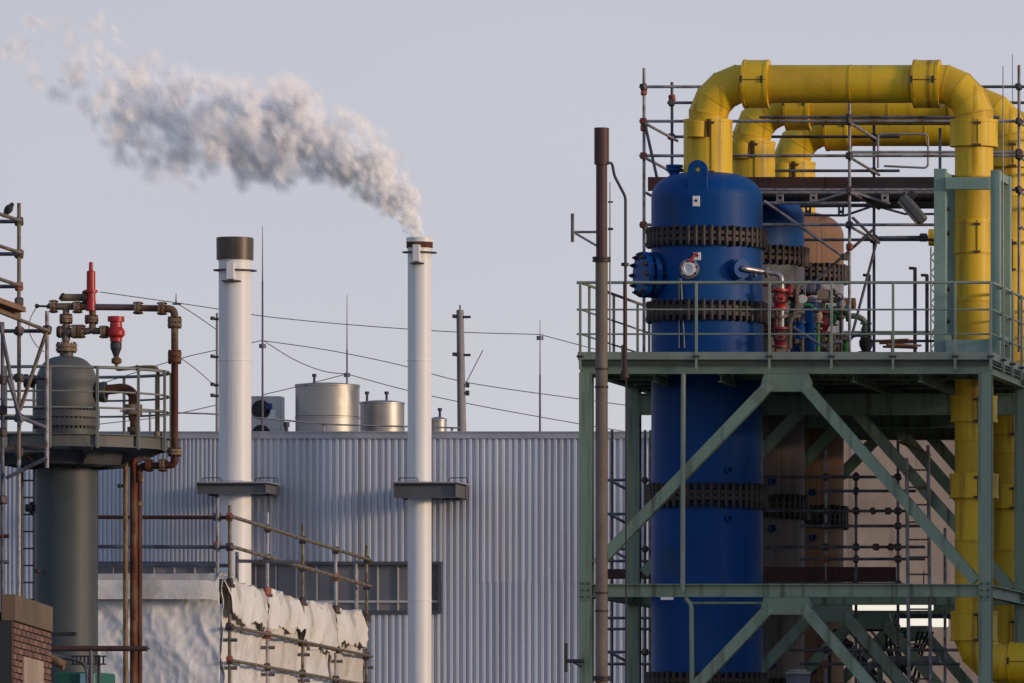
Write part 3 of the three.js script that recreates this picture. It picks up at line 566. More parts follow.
// ------------------------------------------------------------------ yellow clad pipes
function mitreRun(t, pts, r, joints, mat, name = 'pipe_section') {   // pts: planar path in x,y at z; a section between each pair, ends cut on the bisector
  const n = 40, dirs = []; for (let i = 0; i + 1 < pts.length; i++) dirs.push(new V3().subVectors(pts[i + 1], pts[i]).normalize());
  for (let i = 0; i + 1 < pts.length; i++) {
    const d = dirs[i], u = ZB, v = new V3().crossVectors(d, u);
    const ring = (p, d2, R) => { const nn = d2 ? d.clone().add(d2).normalize() : d, o = []; for (let k = 0; k <= n; k++) { const a = k / n * 2 * Math.PI, q = new V3().addScaledVector(u, Math.cos(a) * R).addScaledVector(v, Math.sin(a) * R); q.addScaledVector(d, -q.dot(nn) / d.dot(nn)); o.push(q.add(p)); } return o; };
    const L = pts[i].distanceTo(pts[i + 1]), lap = Math.min(.03, L * .2);
    const A = ring(pts[i], dirs[i - 1], r + .006), A2 = ring(pts[i].clone().addScaledVector(d, lap), dirs[i - 1] && L > .5 ? null : dirs[i - 1], r + .006), A0 = ring(pts[i], dirs[i - 1], r - .02);
    const A3 = ring(pts[i].clone().addScaledVector(d, lap + .004), dirs[i - 1] && L > .5 ? null : dirs[i - 1], r);
    const B = ring(pts[i + 1], dirs[i + 1], r);
    const pos = [], nor = [], push = (P0, P1, smooth) => { for (let k = 0; k < n; k++) { const q = [P0[k], P1[k + 1], P1[k], P0[k], P0[k + 1], P1[k + 1]]; for (const w of q) pos.push(w.x, w.y, w.z); const mid = pts[i]; for (const w of q) { const e = new V3().subVectors(w, mid); e.addScaledVector(d, -e.dot(d)).normalize(); nor.push(e.x, e.y, e.z); } } };
    push(A, A2); push(A3, B);
    { const q = pos.length; push(A0, A); for (let k = q; k < pos.length; k += 3) { nor[k] = -d.x; nor[k + 1] = -d.y; nor[k + 2] = -d.z; } }
    { const q = pos.length; push(A2, A3); for (let k = q; k < pos.length; k += 3) { nor[k] = d.x; nor[k + 1] = d.y; nor[k + 2] = d.z; } }
    const g = new THREE.BufferGeometry(); g.setAttribute('position', new THREE.Float32BufferAttribute(pos, 3)); g.setAttribute('normal', new THREE.Float32BufferAttribute(nor, 3)); g.setAttribute('uv', new THREE.Float32BufferAttribute(new Float32Array(pos.length / 3 * 2), 2));
    part(name, g, i % 3 === 1 ? mt.yellowB : mat, t);
  }
}
function collar(t, a, b, R, mat = mt.yellow) {
  const d = new V3().subVectors(b, a), L = d.length(); d.normalize();
  const c = part('joint_cover', latheAlong(a, d, sharp([[R - .10, 0], [R, .001], [R, .045], [R - .008, .047], [R - .008, L - .047], [R, L - .045], [R, L], [R - .10, L + .001]]), 44), mat, t);
  // closing strip and latches on the near side
  const s = new V3().crossVectors(d, ZB).normalize(), near = new V3(0, 0, 1).multiplyScalar(.96).addScaledVector(s, Math.abs(d.y) > .5 ? .28 : -.1).normalize();
  const sw = new V3().crossVectors(d, near).normalize();
  part('closing_strip', beam(a.clone().addScaledVector(near, R + .001).addScaledVector(d, .01), a.clone().addScaledVector(near, R + .001).addScaledVector(d, L - .01), Bs(.008, .012), near), mt.yellowEdge, c);
  for (const k of [.04, L - .04]) part('latch', beam(a.clone().addScaledVector(near, R + .004).addScaledVector(d, k - .03).addScaledVector(sw, .05), a.clone().addScaledVector(near, R + .004).addScaledVector(d, k - .03).addScaledVector(sw, -.06), Bs(.035, .02), near), mt.flangeDark, c);
  return c;
}
function yellowPipe(i, label) {
  const D0 = 142.15, D = VD(i), z = -D, q = (px, py) => new V3(X(px, D0), Y(py, D0), z), r = S(19, D0), R = S(24.5, D0);
  const t = thing('yellow_pipe', label, 'pipe', new V3(VX, Y(172, D0), z), 'three yellow pipes arching over the vessels');
  const pts = [q(708, 176), q(708, 122)];
  const arc = (cx, cy, rr_, a0, a1, n) => { for (let k = 1; k <= n; k++) { const a = rad(a0 + (a1 - a0) * (k - .5) / n), f = rr_ / Math.cos(rad((a1 - a0) / n / 2)); pts.push(q(cx + Math.cos(a) * f, cy - Math.sin(a) * f)); } };
  arc(746, 122, 38, 180, 90, 4); pts.push(q(746, 84)); pts.push(q(768, 84)); pts.push(q(850, 84)); pts.push(q(938, 84));
  arc(938, 120, 36, 90, 0, 4); for (const y of [121, 146, 176, 220, 253, 300, 350, 396, 440, 474, 498, 540, 575, 611, 632]) pts.push(q(974, y));
  arc(1006, 632, 32, 180, 270, 4); pts.push(q(1007, 664)); pts.push(q(1060, 664));
  mitreRun(t, pts, r, 0, mt.yellow);
  collar(t, q(708, 174), q(708, 120), S(24.6, D0));
  const c2 = collar(t, q(744, 84), q(769.5, 84), R); collar(t, q(914, 84), q(940.5, 84), R);
  collar(t, q(974, 147), q(974, 120), S(24, D0)); collar(t, q(974, 253.5), q(974, 221), S(20.6, D0)); collar(t, q(974, 422.5), q(974, 396), S(23.5, D0));
  collar(t, q(974, 498.5), q(974, 474), S(24.5, D0)); collar(t, q(974, 641), q(974, 611), S(23.5, D0)); collar(t, q(1010, 664), q(1034, 664), S(22, D0));
  // stub of the instrument box on the riser jacket
  const ib = part('end_box', [latheAlong(q(701, 140).add(new V3(0, 0, S(19, D0))), UPV, sharp([[S(6, D0), 0], [S(11, D0), .02], [S(11.5, D0), S(17, D0)], [S(5, D0), S(18.5, D0)]]), 20)], mt.yellowB, t);
  part('latch', box(X(711, D0), X(714, D0), Y(139, D0), Y(121, D0), z + S(26, D0), z + S(28, D0)), mt.yellowEdge, ib);
  return t;
}
yellowPipe(0, 'nearest of three yellow pipes, rising from the bright blue vessel');
yellowPipe(1, 'middle of three yellow pipes, arching behind the nearest one');
yellowPipe(2, 'farthest of three yellow pipes, lowest arch of the three');

// sea green box frame round the nearest yellow riser
{
  const D = 141.35, z0 = -D + .3, z1 = -D - 1.15, y0 = ay(352.5) + .005;
  const t = thing('pipe_support_frame', 'pale sea green box frame around the yellow downpipe on the deck', 'pipe support', new V3(X(974, D), y0, -D));
  for (const [a, b, top] of [[936.5, 948.5, 170], [993, 1002.5, 171.5]]) {
    part('upright', rbox(X(a, D), X(b, D), y0, Y(top, D), z0 - .16, z0, .01), mt.sea, t);
    part('upright', rbox(X(a, D) + .004, X(b, D) - .004, y0, Y(top, D), z1, z1 + .18, .01), mt.sea, t);
    for (const q of [176, 338]) part('side_tie', box(X(a, D) + .03, X(b, D) - .03, Y(q + 4, D), Y(q - 4, D), z1 + .18, z0 - .16), mt.sea, t);
  }
  part('cross_head', rbox(X(948.5, D), X(993, D), Y(191, D), Y(179, D), z0 - .06, z0 + .06, .008), mt.sea, t);
  part('cross_head', rbox(X(948.5, D), X(993, D), Y(187, D), Y(176, D), z1, z1 + .14, .008), mt.sea, t);
  part('sill', rbox(X(948.5, D), X(993, D), y0, Y(341, D), z0 - .05, z0 + .08, .008), mt.sea, t);
  for (const q of [210, 234, 290, 322]) part('bolt', cyl(new V3(X(948.7, D), Y(q, D), z0 - .14), new V3(X(951.5, D), Y(q, D), z0 - .14), .035, 6), mt.flangeDark, t);
}

// ------------------------------------------------------------------ scaffolds
const TR = .0242;
const couplerGeo = uvMetres(clean(new RoundedBoxGeometry(.085, .11, .10, 1, .02)));
function couple(t, p, red) { const o = home.get(t), m = finish(new THREE.Mesh(couplerGeo, red ? mt.couplerRed : mt.coupler)); m.name = 'coupler'; m.position.set(p.x - o.x, p.y - o.y, p.z - o.z); m.rotation.set(rr(-.3, .3), rr(0, 3), rr(-.3, .3)); t.add(m); home.set(m, o); }
const tubeP = (t, name, a, b, mat, r = TR) => part(name, cyl(a, b, r, 8), mat, t);
{
  const DF1 = 143.6, DB1 = 146.9;
  const t = thing('pipe_scaffold', 'tube scaffold with brown boards around the tops of the tall vessels', 'scaffold', new V3(ax(820), ay(350), -145.2));
  const fx = [644, 849.5, 1019], bxp = [672, 874, 1046];
  const postTop = [[68, 82], [103, 125], [65, 78]];
  fx.forEach((p, i) => tubeP(t, 'standard', P(p, 352, DF1), P(p, postTop[i][0], DF1), mt.scaf, TR * 1.05));
  bxp.forEach((p, i) => tubeP(t, 'standard', P(p, 362, DB1), P(p, postTop[i][1], DB1), mt.scafDark));
  tubeP(t, 'standard', P(940, 360, DB1 - .4), P(940, 128, DB1 - .4), mt.scafDark);
  const off = new V3(0, 0, .05);
  for (const [y, x0, x1, m] of [[87, 640, 708, mt.scaf], [87, 975, 1050, mt.scafDark], [121.5, 640, 1050, mt.scaf], [156, 640, 1050, mt.scaf], [190, 760, 1050, mt.scaf], [225, 640, 945, mt.scaf], [117.5, 760, 1000, mt.scafDark], [152.5, 850, 1024, mt.scaf]]) {
    tubeP(t, 'ledger', P(x0, y, DF1).add(off), P(x1, y, DF1).add(off), m);
    fx.forEach(p => { if (p > x0 && p < x1) couple(t, P(p, y, DF1).add(off), p === 644 && y > 110); });
  }
  for (const [y, x0, x1] of [[103, 668, 696], [103, 985, 1050], [137, 668, 900], [137, 985, 1050], [171, 668, 900], [205, 760, 945], [240, 760, 935]]) {
    tubeP(t, 'ledger', P(x0, y, DB1).add(off), P(x1, y, DB1).add(off), mt.scafDark);
    bxp.forEach(p => { if (p > x0 && p < x1) couple(t, P(p, y, DB1).add(off)); });
  }
  for (const i of [0, 1, 2]) for (const k of [0, 1, 2, 3]) tubeP(t, 'transom', P(fx[i], 121.5 + k * 34.5, DF1).add(new V3(.06, -.05, .15)), P(bxp[i], 137 + k * 34, DB1).add(new V3(.06, -.05, -.15)), mt.scaf);
  tubeP(t, 'brace', P(645, 124, DF1 - .05), P(657, 178, DF1 - .05), mt.scafDark);
  tubeP(t, 'brace', P(764, 201, DF1 - .05), P(847, 259, DF1 - .05), mt.scaf);
  tubeP(t, 'brace', P(875, 228, DF1 + .6), P(812, 284, DF1 + .6), mt.scafDark);
  tubeP(t, 'brace', P(853, 218, DF1 + .1), P(878, 242, DB1 - 1), mt.scafDark);
  tubeP(t, 'brace', P(877, 240, DB1 - 1), P(852, 335, DF1 + .2), mt.scafDark);
  tubeP(t, 'brace', P(793, 327, DF1 - .6), P(832, 352, DF1 - .6), mt.scaf);
  couple(t, P(845, 257, DF1 - .05)); couple(t, P(849.5, 225, DF1), true); couple(t, P(849.5, 247, DF1), true); couple(t, P(874, 238, DB1)); couple(t, P(644, 128, DF1), true); couple(t, P(644, 92, DF1), true); couple(t, P(672, 98, DB1), true);
  // walkway boards and toe boards
  for (const [x0, x1, m] of [[648, 849, mt.board], [849.5, 937, mt.flangeDark]]) {
    part('toe_board', box(X(x0, 144.4), X(x1, 144.4), Y(191, 144.4), Y(177, 144.4), -144.42, -144.38), m, t);
    for (let k = 0; k < 4; k++) part('board', box(X(x0, 144.4) + .01, X(x1, 144.4) - .01, Y(196, 144.4), Y(193.2, 144.4) , -144.5 - k * .32, -144.78 - k * .32), mt.flangeDark, t);
  }
  part('lattice_beam', [cyl(P(760, 192.5, 144.1), P(937, 192.5, 144.1), .03, 8), cyl(P(760, 203, 144.1), P(850, 203, 144.1), .025, 8)], mt.scaf, t);
  for (const p of [780, 813.5, 885]) part('lattice_plate', [box(X(p - 3.4, 144), X(p + 3.4, 144), Y(202, 144), Y(199.4, 144), -144.03, -143.97), box(X(p - 3.4, 144), X(p + 3.4, 144), Y(196.5, 144), Y(194, 144), -144.03, -143.97), box(X(p - 3.4, 144), X(p - 1.6, 144), Y(199.4, 144), Y(196.5, 144), -144.03, -143.97), box(X(p + 1.6, 144), X(p + 3.4, 144), Y(199.4, 144), Y(196.5, 144), -144.03, -143.97)], mt.scaf, t);
  part('lattice_beam', [cyl(P(795, 206, 147.4), P(937, 205, 147.4), .028, 8), cyl(P(795, 215, 147.4), P(845, 215.5, 147.4), .02, 8), cyl(P(845, 215.5, 147.4), P(870, 207, 147.4), .02, 8), cyl(P(880, 207, 147.4), P(905, 214, 147.4), .02, 8), cyl(P(905, 214, 147.4), P(937, 214, 147.4), .02, 8)], mt.scafDark, t);
  for (const p of [805.5, 838.5]) part('lattice_plate', [box(X(p - 3, 147), X(p - 1, 147), Y(215, 147), Y(206, 147), -147.3, -147.26), box(X(p + 1, 147), X(p + 3, 147), Y(215, 147), Y(206, 147), -147.3, -147.26), box(X(p - 1, 147), X(p + 1, 147), Y(212, 147), Y(209, 147), -147.3, -147.26)], mt.scafDark, t);
  tubeP(t, 'brace', P(813, 203, 144.1), P(847, 192, 144.0), mt.scaf); tubeP(t, 'brace', P(852, 192, 144.0), P(890, 204, 144.1), mt.scaf);
  part('under_board_block', [box(X(868, 145.6), X(937, 145.6), Y(203, 145.6), Y(196, 145.6), -146.9, -145.2)], mt.black, t);  // plain black block filling the dark space under the boards
  // guard frame between the posts
  part('guard_frame', bend([P(878, 168, 145.4), P(878, 134, 145.4), P(928, 134, 145.4), P(928, 168, 145.4), P(884, 166, 145.4)], .018, .08, 7), mt.scaf, t);
}
{ // thin masts rising at the edge
  const mast = (px, pt, pb, D, label) => single('thin_mast', label, 'mast', [cyl(P(px, pb, D), P(px, pt, D), .018, 6, .008)], mt.scaf, undefined, 'thin masts by the yellow pipes');
  mast(1003, 66, 346, 141.0, 'thin grey mast in front of the yellow pipe bend on the deck');
  mast(1012.5, 54, 420, 152, 'thin grey mast rising highest near the image right edge');
}
{ // uprights standing on the deck behind the railing
  const t = thing('pipe_stand', 'bare grey posts with hooked tops standing on the deck under the lamp', 'pipe stand', new V3(X(905, 147), ay(346), -147));
  for (const [p, pt, D] of [[869, 275, 147], [915, 268, 147], [927, 275, 147]]) { tubeP(t, 'post', P(p, 357, D), P(p, pt, D), mt.scafDark, .03); part('hook', cyl(P(p + 1, pt + .5, D), P(p - 6, pt, D), .025, 7), mt.scafWarm, t); }
  part('cross_tube', cyl(P(868, 341, 147), P(940, 341, 147), .022, 8), mt.scafDark, t);
  const ld = thing('lattice_mast', 'slim lattice mast under a short yellow pipe end beside the sea green frame', 'mast', new V3(X(933, 150), ay(350), -150));
  for (const p of [931, 936]) part('chord', cyl(P(p, 360, 150), P(p, 247, 150), .016, 6), mt.scaf, ld);
  for (let k = 0; k < 14; k++) part('lacing', cyl(P(k % 2 ? 931 : 936, 250 + k * 7.6, 150), P(k % 2 ? 936 : 931, 257.6 + k * 7.6, 150), .011, 5), mt.scaf, ld);
  const yp = thing('pipe_stub', 'short yellow pipe end with a dark rod beside the sea green frame', 'pipe', P(935, 246, 149));
  part('stub', latheAlong(P(929, 237.5, 149), XR, sharp([[.05, 0], [S(8.5, 149), .002], [S(8.5, 149), .9], [.05, .902]]), 24), mt.yellow, yp);
  part('rod', [cyl(P(862, 238.5, 149), P(929, 237.5, 149), .035, 8), cyl(P(920, 237.5, 149), P(927, 237.5, 149), .07, 8)], mt.scafDark, yp);
  const pl = thing('plank_pile', 'small untidy pile of planks lying on the deck behind the railing', 'planks', P(898, 349, 146));
  for (let k = 0; k < 4; k++) part('plank', new THREE.BoxGeometry(.55, .03, .16).rotateY(rr(-.3, .3)).rotateZ(rr(-.05, .05)).translate(X(898 + rr(-8, 8), 146), Y(360, 146) + .2 + k * .04, -146 + rr(-.1, .1)), k % 2 ? mt.boardWood : mt.board, pl);
}
{ // tilted lamp hung below the boards
  const D = 143.2, c = P(913, 209, D), q = new THREE.Quaternion().setFromEuler(new THREE.Euler(0, 0, -.86));
  const t = thing('flood_lamp', 'unlit tilted lamp housing hanging below the scaffold boards', 'lamp', c);
  const put = g => g.applyQuaternion(q).translate(c.x, c.y, c.z);
  part('housing', put(new RoundedBoxGeometry(.52, .17, .3, 2, .05)), mt.plate, t);
  part('diffuser', put(new RoundedBoxGeometry(.46, .05, .26, 2, .02).translate(0, -.09, 0)), mt.plaster, t);
  part('bracket', [put(new THREE.BoxGeometry(.10, .13, .2).translate(-.18, .13, 0)), cyl(P(904, 200, D), P(904, 192, D), .02, 6)], mt.darkMetal, t);
}
// lit fluorescent fittings under the tie beam
function tubeLamp(pa, pb, pt, pbm, D, label) {
  const x0 = X(pa, D), x1 = X(pb, D), y1 = Y(pt, D), y0 = Y(pbm, D), z = -D;
  const t = thing('fluorescent_lamp', label, 'lamp', new V3((x0 + x1) / 2, y0, z), 'lit tube lamps under the platform');
  part('tray', rbox(x0 - .05, x1 + .05, y1, y1 + .07, z - .09, z + .09, .01), mt.darkMetal, t);
  part('diffuser', rbox(x0, x1, y0, y1 - .002, z - .07, z + .07, .02), mt.tubeLight, t);
  for (const x of [x0 + .15, x1 - .15]) part('hanger_rod', cyl(new V3(x, y1 + .06, z), new V3(x, y1 + .5, z), .01, 6), mt.darkMetal, t);
  const L = new THREE.RectAreaLight(0xfff0d0, 5, x1 - x0, .12); L.position.set((x0 + x1) / 2, y0 - .02, z); L.lookAt((x0 + x1) / 2, y0 - 5, z); L.userData = {}; scene.add(L);
}
tubeLamp(853, 933, 602, 610.5, 146.5, 'longer lit tube lamp under the tie beam');
tubeLamp(898, 948, 618.5, 627, 150.5, 'shorter lit tube lamp, lower and farther under the platform');

{ // scaffold and ladder behind the lower storey
  const D = 145.1;
  const t = thing('lower_scaffold', 'dark tube scaffold with ladder under the platform before the beige wall', 'scaffold', new V3(X(880, D), 0, -D));
  for (const [p, a, D2, m] of [[826, 450, D, mt.scaf], [856, 472, D - .6, mt.scafDark], [898, 436, D - .6, mt.scafDark], [945, 528, D, mt.scaf]]) tubeP(t, 'standard', P(p, 860 + (EY * 9000 / D2) - 4, D2), P(p, a, D2), m);
  for (const [y, x0, x1] of [[477, 764, 900], [491, 815, 916], [511, 764, 918], [526, 800, 922], [547, 764, 925], [559, 800, 925], [584, 764, 900], [650, 790, 960], [664, 800, 960]]) { tubeP(t, 'ledger', P(x0, y, D - .65), P(x1, y, D - .65), mt.scafDark); for (const p of [826, 856, 898]) if (rnd() < .8) couple(t, P(p, y, D - .62), rnd() < .15); }
  for (const [y, p] of [[511, 873], [511, 888], [547, 876], [547, 891]]) couple(t, P(p, y, D - .65));
  tubeP(t, 'brace', P(900, 442, D - .5), P(930, 455, D - .9), mt.scafWarm);
  part('toe_board', box(X(764, D), X(896, D), Y(582, D), Y(567, D), -D - .02, -D + .02), mt.board, t);
  for (let k = 0; k < 3; k++) part('board', box(X(764, D), X(900, D), Y(585, D), Y(582.5, D), -D - .1 - k * .3, -D - .37 - k * .3), mt.board, t);
  const l = thing('ladder', 'narrow grey ladder leaning inside the scaffold under the platform', 'ladder', P(915, 900, D - 1));
  for (const p of [906.5, 928]) part('stile', cyl(P(p + 6, 860 + 2 * 9000 / (D - 1) - 4, D - 1), P(p, p < 910 ? 458 : 445, D - 1), .03, 8), mt.scaf, l);
  for (let k = 0; k < 22; k++) part('rung', cyl(P(906.5 + k * .45, 470 + k * 17.4, D - 1), P(928 + k * .45, 470 + k * 17.4, D - 1), .016, 6), mt.scafWarm, l);
  // far left scaffold seen between the columns and the blue vessel
  const q = thing('side_scaffold', 'dark tube scaffold seen between green columns left of the blue vessel', 'scaffold', new V3(X(635, 152), 0, -152));
  for (const p of [612, 645, 650.5]) tubeP(q, 'standard', P(p, 975, 152), P(p, 430, 152), p > 646 ? mt.scafWarm : mt.scafDark);
  for (const [y, m] of [[480, 0], [514, 0], [549, 0], [561, 0], [618, 0], [629, 0], [652, 0], [664, 0]]) tubeP(q, 'ledger', P(606, y, 151.9), P(660, y, 151.9), mt.scafDark);
  for (const y of [480, 514, 549, 652]) tubeP(q, 'brace', P(609, y, 151.8), P(626, y + 9, 151.8), mt.scafDark);
  part('toe_board', box(X(606, 151.8), X(655, 151.8), Y(579, 151.8), Y(569, 151.8), -151.82, -151.78), mt.board, q);
  for (const y of [480, 514, 549, 652]) couple(q, P(645, y, 151.9));
}
// pipework at the foot of the frame: dark valves, cream elbow pipes
{
  const D = 149.5;
  const t = thing('ground_pipework', 'tangle of dark valves and pipes low under the platform', 'pipework', new V3(X(850, D), 0, -D));
  part('pipe', bend([P(828, 960, D), P(828, 640, D), P(845, 628, D), P(900, 628, D)], .06, .15, 10), mt.flangeDark, t);
  part('pipe', bend([P(880, 960, D + .5), P(880, 645, D + .5), P(925, 636, D + .5)], .05, .15, 10), mt.green, t);
  part('pipe', bend([P(862, 960, D - .6), P(862, 672, D - .6), P(880, 660, D - .6), P(940, 660, D - .6)], .07, .15, 10), mt.lavender, t);
  for (const [p, y, m] of [[838, 640, mt.flangeDark], [848, 652, mt.black], [905, 640, mt.black], [912, 655, mt.flangeDark], [895, 668, mt.valveGreen]]) part('valve', [latheAlong(P(p - 5, y, D), XR, sharp([[.03, 0], [.11, .004], [.11, .03], [.06, .035], [.09, .08], [.06, .13], [.11, .135], [.11, .16], [.03, .165]]), 14), cyl(P(p, y, D), P(p, y - 9, D), .02, 6), new THREE.TorusGeometry(.09, .013, 5, 16).rotateX(1.3).translate(P(p, y - 9, D).x, P(p, y - 9, D).y, -D)], m, t);
  const d = thing('pressure_drum', 'cream domed drum low between the lower braces', 'drum', new V3(X(798, 144.6), 0, -144.6));
  part('body', lathe(P(798, 0, 144.6), sharp([[.2, 0], [.19, Y(676, 144.6)], [.2, Y(675, 144.6)]]), 24), mt.lavender, d);
  part('lid', lathe(P(798, 0, 144.6), sharp([[.2, Y(674, 144.6)], [.20, Y(672, 144.6)], [.14, Y(671, 144.6)], [.13, Y(669.5, 144.6)], [.001, Y(669, 144.6)]]), 24), mt.acBody, d);
}
{ // steel stair in the lower right bay
  const D = 151.6, t = thing('steel_stair', 'dark steel stair climbing through the lower bay before the beige wall', 'stair', new V3(X(900, D), 0, -D));
  const a = P(835, 640, D), b = P(940, 760, D);
  for (const d of [0, .8]) part('stringer', beam(a.clone().add(new V3(0, 0, -d)), b.clone().add(new V3(0, 0, -d)), Bs(.03, .2)), mt.darkMetal, t);
  for (let k = 0; k < 11; k++) { const p = a.clone().lerp(b, (k + .3) / 11); part('tread', box(p.x - .13, p.x + .13, p.y - .012, p.y + .012, p.z - .79, p.z - .02), mt.darkMetal, t); }
  for (const q of [.42, .85]) part('handrail', cyl(a.clone().add(new V3(0, q, .03)), b.clone().add(new V3(0, q, .03)), .02, 8), mt.scafDark, t);
  for (let k = 0; k < 5; k++) { const p = a.clone().lerp(b, (k + .2) / 5); part('railing_post', cyl(p.clone().add(new V3(0, 0, .03)), p.clone().add(new V3(0, .88, .03)), .018, 7), mt.scafDark, t); }
}
{ // cable tray and conduits under the tie beam
  const D = 148.4, t = thing('cable_tray', 'dark cable tray hung under the platform beside the lit lamps', 'cable tray', P(880, 640, D));
  part('tray', [box(X(800, D), X(955, D), Y(601, D), Y(599.5, D), -D - .3, -D), box(X(800, D), X(955, D), Y(601, D), Y(596, D), -D, -D + .012)], mt.darkMetal, t);
  for (let k = 0; k < 5; k++) part('cable', new THREE.TubeGeometry(new THREE.CatmullRomCurve3([800, 830, 860, 890, 920, 955].map(p => P(p, 598.5 - k % 2 + rr(-.8, .8), D + .05 + k * .05))), 30, .018, 6), k % 2 ? mt.black : mt.scafDark, t);
  for (const p of [812, 868, 924]) part('hanger_rod', cyl(P(p, 600, D), P(p, 585, D), .012, 6), mt.scafDark, t);
  const h = thing('hose_bundle', 'looped dark hoses hanging by the ladder under the platform', 'hose', P(905, 690, 149));
  for (let k = 0; k < 4; k++) part('hose', new THREE.TubeGeometry(new THREE.CatmullRomCurve3([P(886 + k * 3, 628, 149), P(889 + k * 5, 655 + k * 4, 149.1), P(904 + k * 4, 668 + k * 5, 149.2), P(914 + k * 3, 650, 149.1), P(918 + k * 5, 632, 149)]), 24, .022, 7), mt.black, h);
}
// ------------------------------------------------------------------ valve sets on the deck
function valveBody(c, dir, s, mat, t) { return part('valve', latheAlong(c.clone().addScaledVector(dir.clone().normalize(), -.16 * s), dir, sharp([[.03 * s, 0], [.12 * s, .003], [.12 * s, .035 * s], [.065 * s, .04 * s], [.10 * s, .12 * s], [.105 * s, .18 * s], [.065 * s, .27 * s], [.12 * s, .275 * s], [.12 * s, .31 * s], [.03 * s, .315 * s]]), 18), mat, t); }
{
  const D = 141.6, t = thing('valve_branch', 'silver branch pipe with two red valves beside the blue vessel', 'valve', P(780, 351, D));
  const a0 = .72, dn = new V3(Math.sin(a0), 0, Math.cos(a0)), p = new V3(VX, vy(272), -142.15).addScaledVector(dn, VR - .02);
  part('flange', latheAlong(p, dn, sharp([[.07, 0], [.07, .08], [.17, .085], [.17, .125], [.09, .13], [.09, .15], [.15, .155], [.15, .19], [.05, .195]]), 26), mt.blue, t);
  const e = p.clone().addScaledVector(dn, .19), k = P(772, 275, D + .1); 
  part('pipe', bend([e, e.clone().addScaledVector(dn, .06), P(768, 272.5, D), P(781.5, 274, D), P(781.5, 349, D)], .045, .13, 12), mt.silver, t);
  for (const q of [753, 765]) part('pipe_flange', latheAlong(P(q, 272.3, D - .02), XR, sharp([[.04, 0], [.085, .003], [.085, .05], [.04, .053]]), 16), mt.silver, t);
  for (const q of [299, 337]) { const v = valveBody(P(780, q, D), UPV, 1.05, q < 310 ? mt.red : mt.redDull, t); part('handwheel', [new THREE.TorusGeometry(.085, .014, 6, 18).translate(P(784, q, D).x, P(784, q, D).y, -D + .28), cyl(P(784, q, D), P(784, q, D).add(new V3(0, 0, .28)), .015, 6)], mt.flangeDark, v); }
  for (const q of [318, 349]) part('pipe_flange', latheAlong(P(781.5, q, D), UPV, sharp([[.04, 0], [.085, .003], [.085, .04], [.04, .043]]), 16), mt.pipeFlange, t);
  part('pipe', bend([P(790, 349, D + .6), P(790, 322, D + .6), P(797, 308, D + .6), P(797, 285, D + .6)], .035, .1, 10), mt.pipeFlange, t);
}
{
  const D = 145.2, t = thing('valve_cluster', 'crowded dark valves and gauges on the deck before the middle vessel', 'valves', P(805, 351, D));
  part('pipe', bend([P(792, 360, D), P(792, 305, D), P(806, 292, D), P(828, 292, D)], .05, .14, 10), mt.flangeDark, t);
  part('pipe', bend([P(802, 360, D + .3), P(802, 318, D + .3), P(815, 300, D + .3), P(840, 300, D + .3)], .05, .14, 10), mt.taupe, t);
  valveBody(P(795, 296, D), XR, .9, mt.flangeDark, t); valveBody(P(800, 330, D - .2), UPV, .9, mt.blue, t); valveBody(P(789, 290, D - .2), UPV, .7, mt.redDull, t); valveBody(P(814, 289, D), XR, 1.0, mt.lavender, t);
  part('gauge', latheAlong(P(803, 299, D - .3), ZB, sharp([[.02, 0], [.07, .003], [.07, .05], [.001, .052]]), 18), mt.white, t);
  part('gauge', latheAlong(P(823, 294, D - .3), ZB, sharp([[.02, 0], [.09, .003], [.09, .06], [.001, .062]]), 18), mt.plaster, t);
  const f = thing('filter_pot', 'small blue pot standing between the deck valves', 'filter', P(812, 360, D - .1));
  part('body', lathe(P(812, 0, D - .1), sharp([[.05, Y(360, D)], [.125, Y(359, D)], [.125, Y(303, D)], [.05, Y(300, D)]]), 24), mt.blue, f);
  part('lid', lathe(P(812, 0, D - .1), sharp([[.16, Y(303, D)], [.16, Y(300.5, D)], [.10, Y(300, D)], [.02, Y(297, D)]]), 24), mt.lavender, f);
}
{ // small instruments packed behind the railing
  const kinds = [['grey', mt.silver], ['dark', mt.flangeDark], ['blue', mt.blue], ['dull red', mt.redDull], ['pale', mt.plaster], ['brown', mt.rustDark], ['lavender-grey', mt.lavender], ['green', mt.valveGreen]];
  const spots = [[776, 288, 'beside the silver branch pipe'], [788, 315, 'between the two red valves and the blue pot'], [796, 342, 'low on the deck left of the blue pot'], [806, 288, 'above the blue pot'], [818, 308, 'just right of the blue pot'], [826, 345, 'low under the red and green valves'], [841, 296, 'high before the farthest vessel'], [846, 338, 'low at the right end of the valves']];
  spots.forEach(([p, q, where], k) => {
    const D = 143.7 + (k % 4) * .75, t = thing('instrument_fitting', `small ${kinds[k][0]} pipe fitting ${where}`, 'pipe fitting', P(p, 354, D), 'small fittings behind the railing');
    part('pipe', bend([P(p, 356, D), P(p, q + 6, D), P(p + (k % 2 ? 7 : -7), q - 3, D), P(p + (k % 2 ? 16 : -14), q - 3, D)], .028 + .006 * (k % 3), .09, 9), kinds[(k + 3) % 8][1], t);
    valveBody(P(p, q + 8, D), UPV, .72, kinds[k][1], t);
    part('stem', [cyl(P(p, q + 2, D), P(p, q + 2, D).add(new V3(0, 0, .2)), .012, 6), new THREE.TorusGeometry(.055, .01, 5, 14).translate(X(p, D), Y(q + 2, D), -D + .2)], mt.flangeDark, t);
    part('pipe_flange', latheAlong(P(p, q + 22, D), UPV, sharp([[.03, 0], [.075, .003], [.075, .035], [.03, .038]]), 14), mt.pipeFlange, t);
  });
}
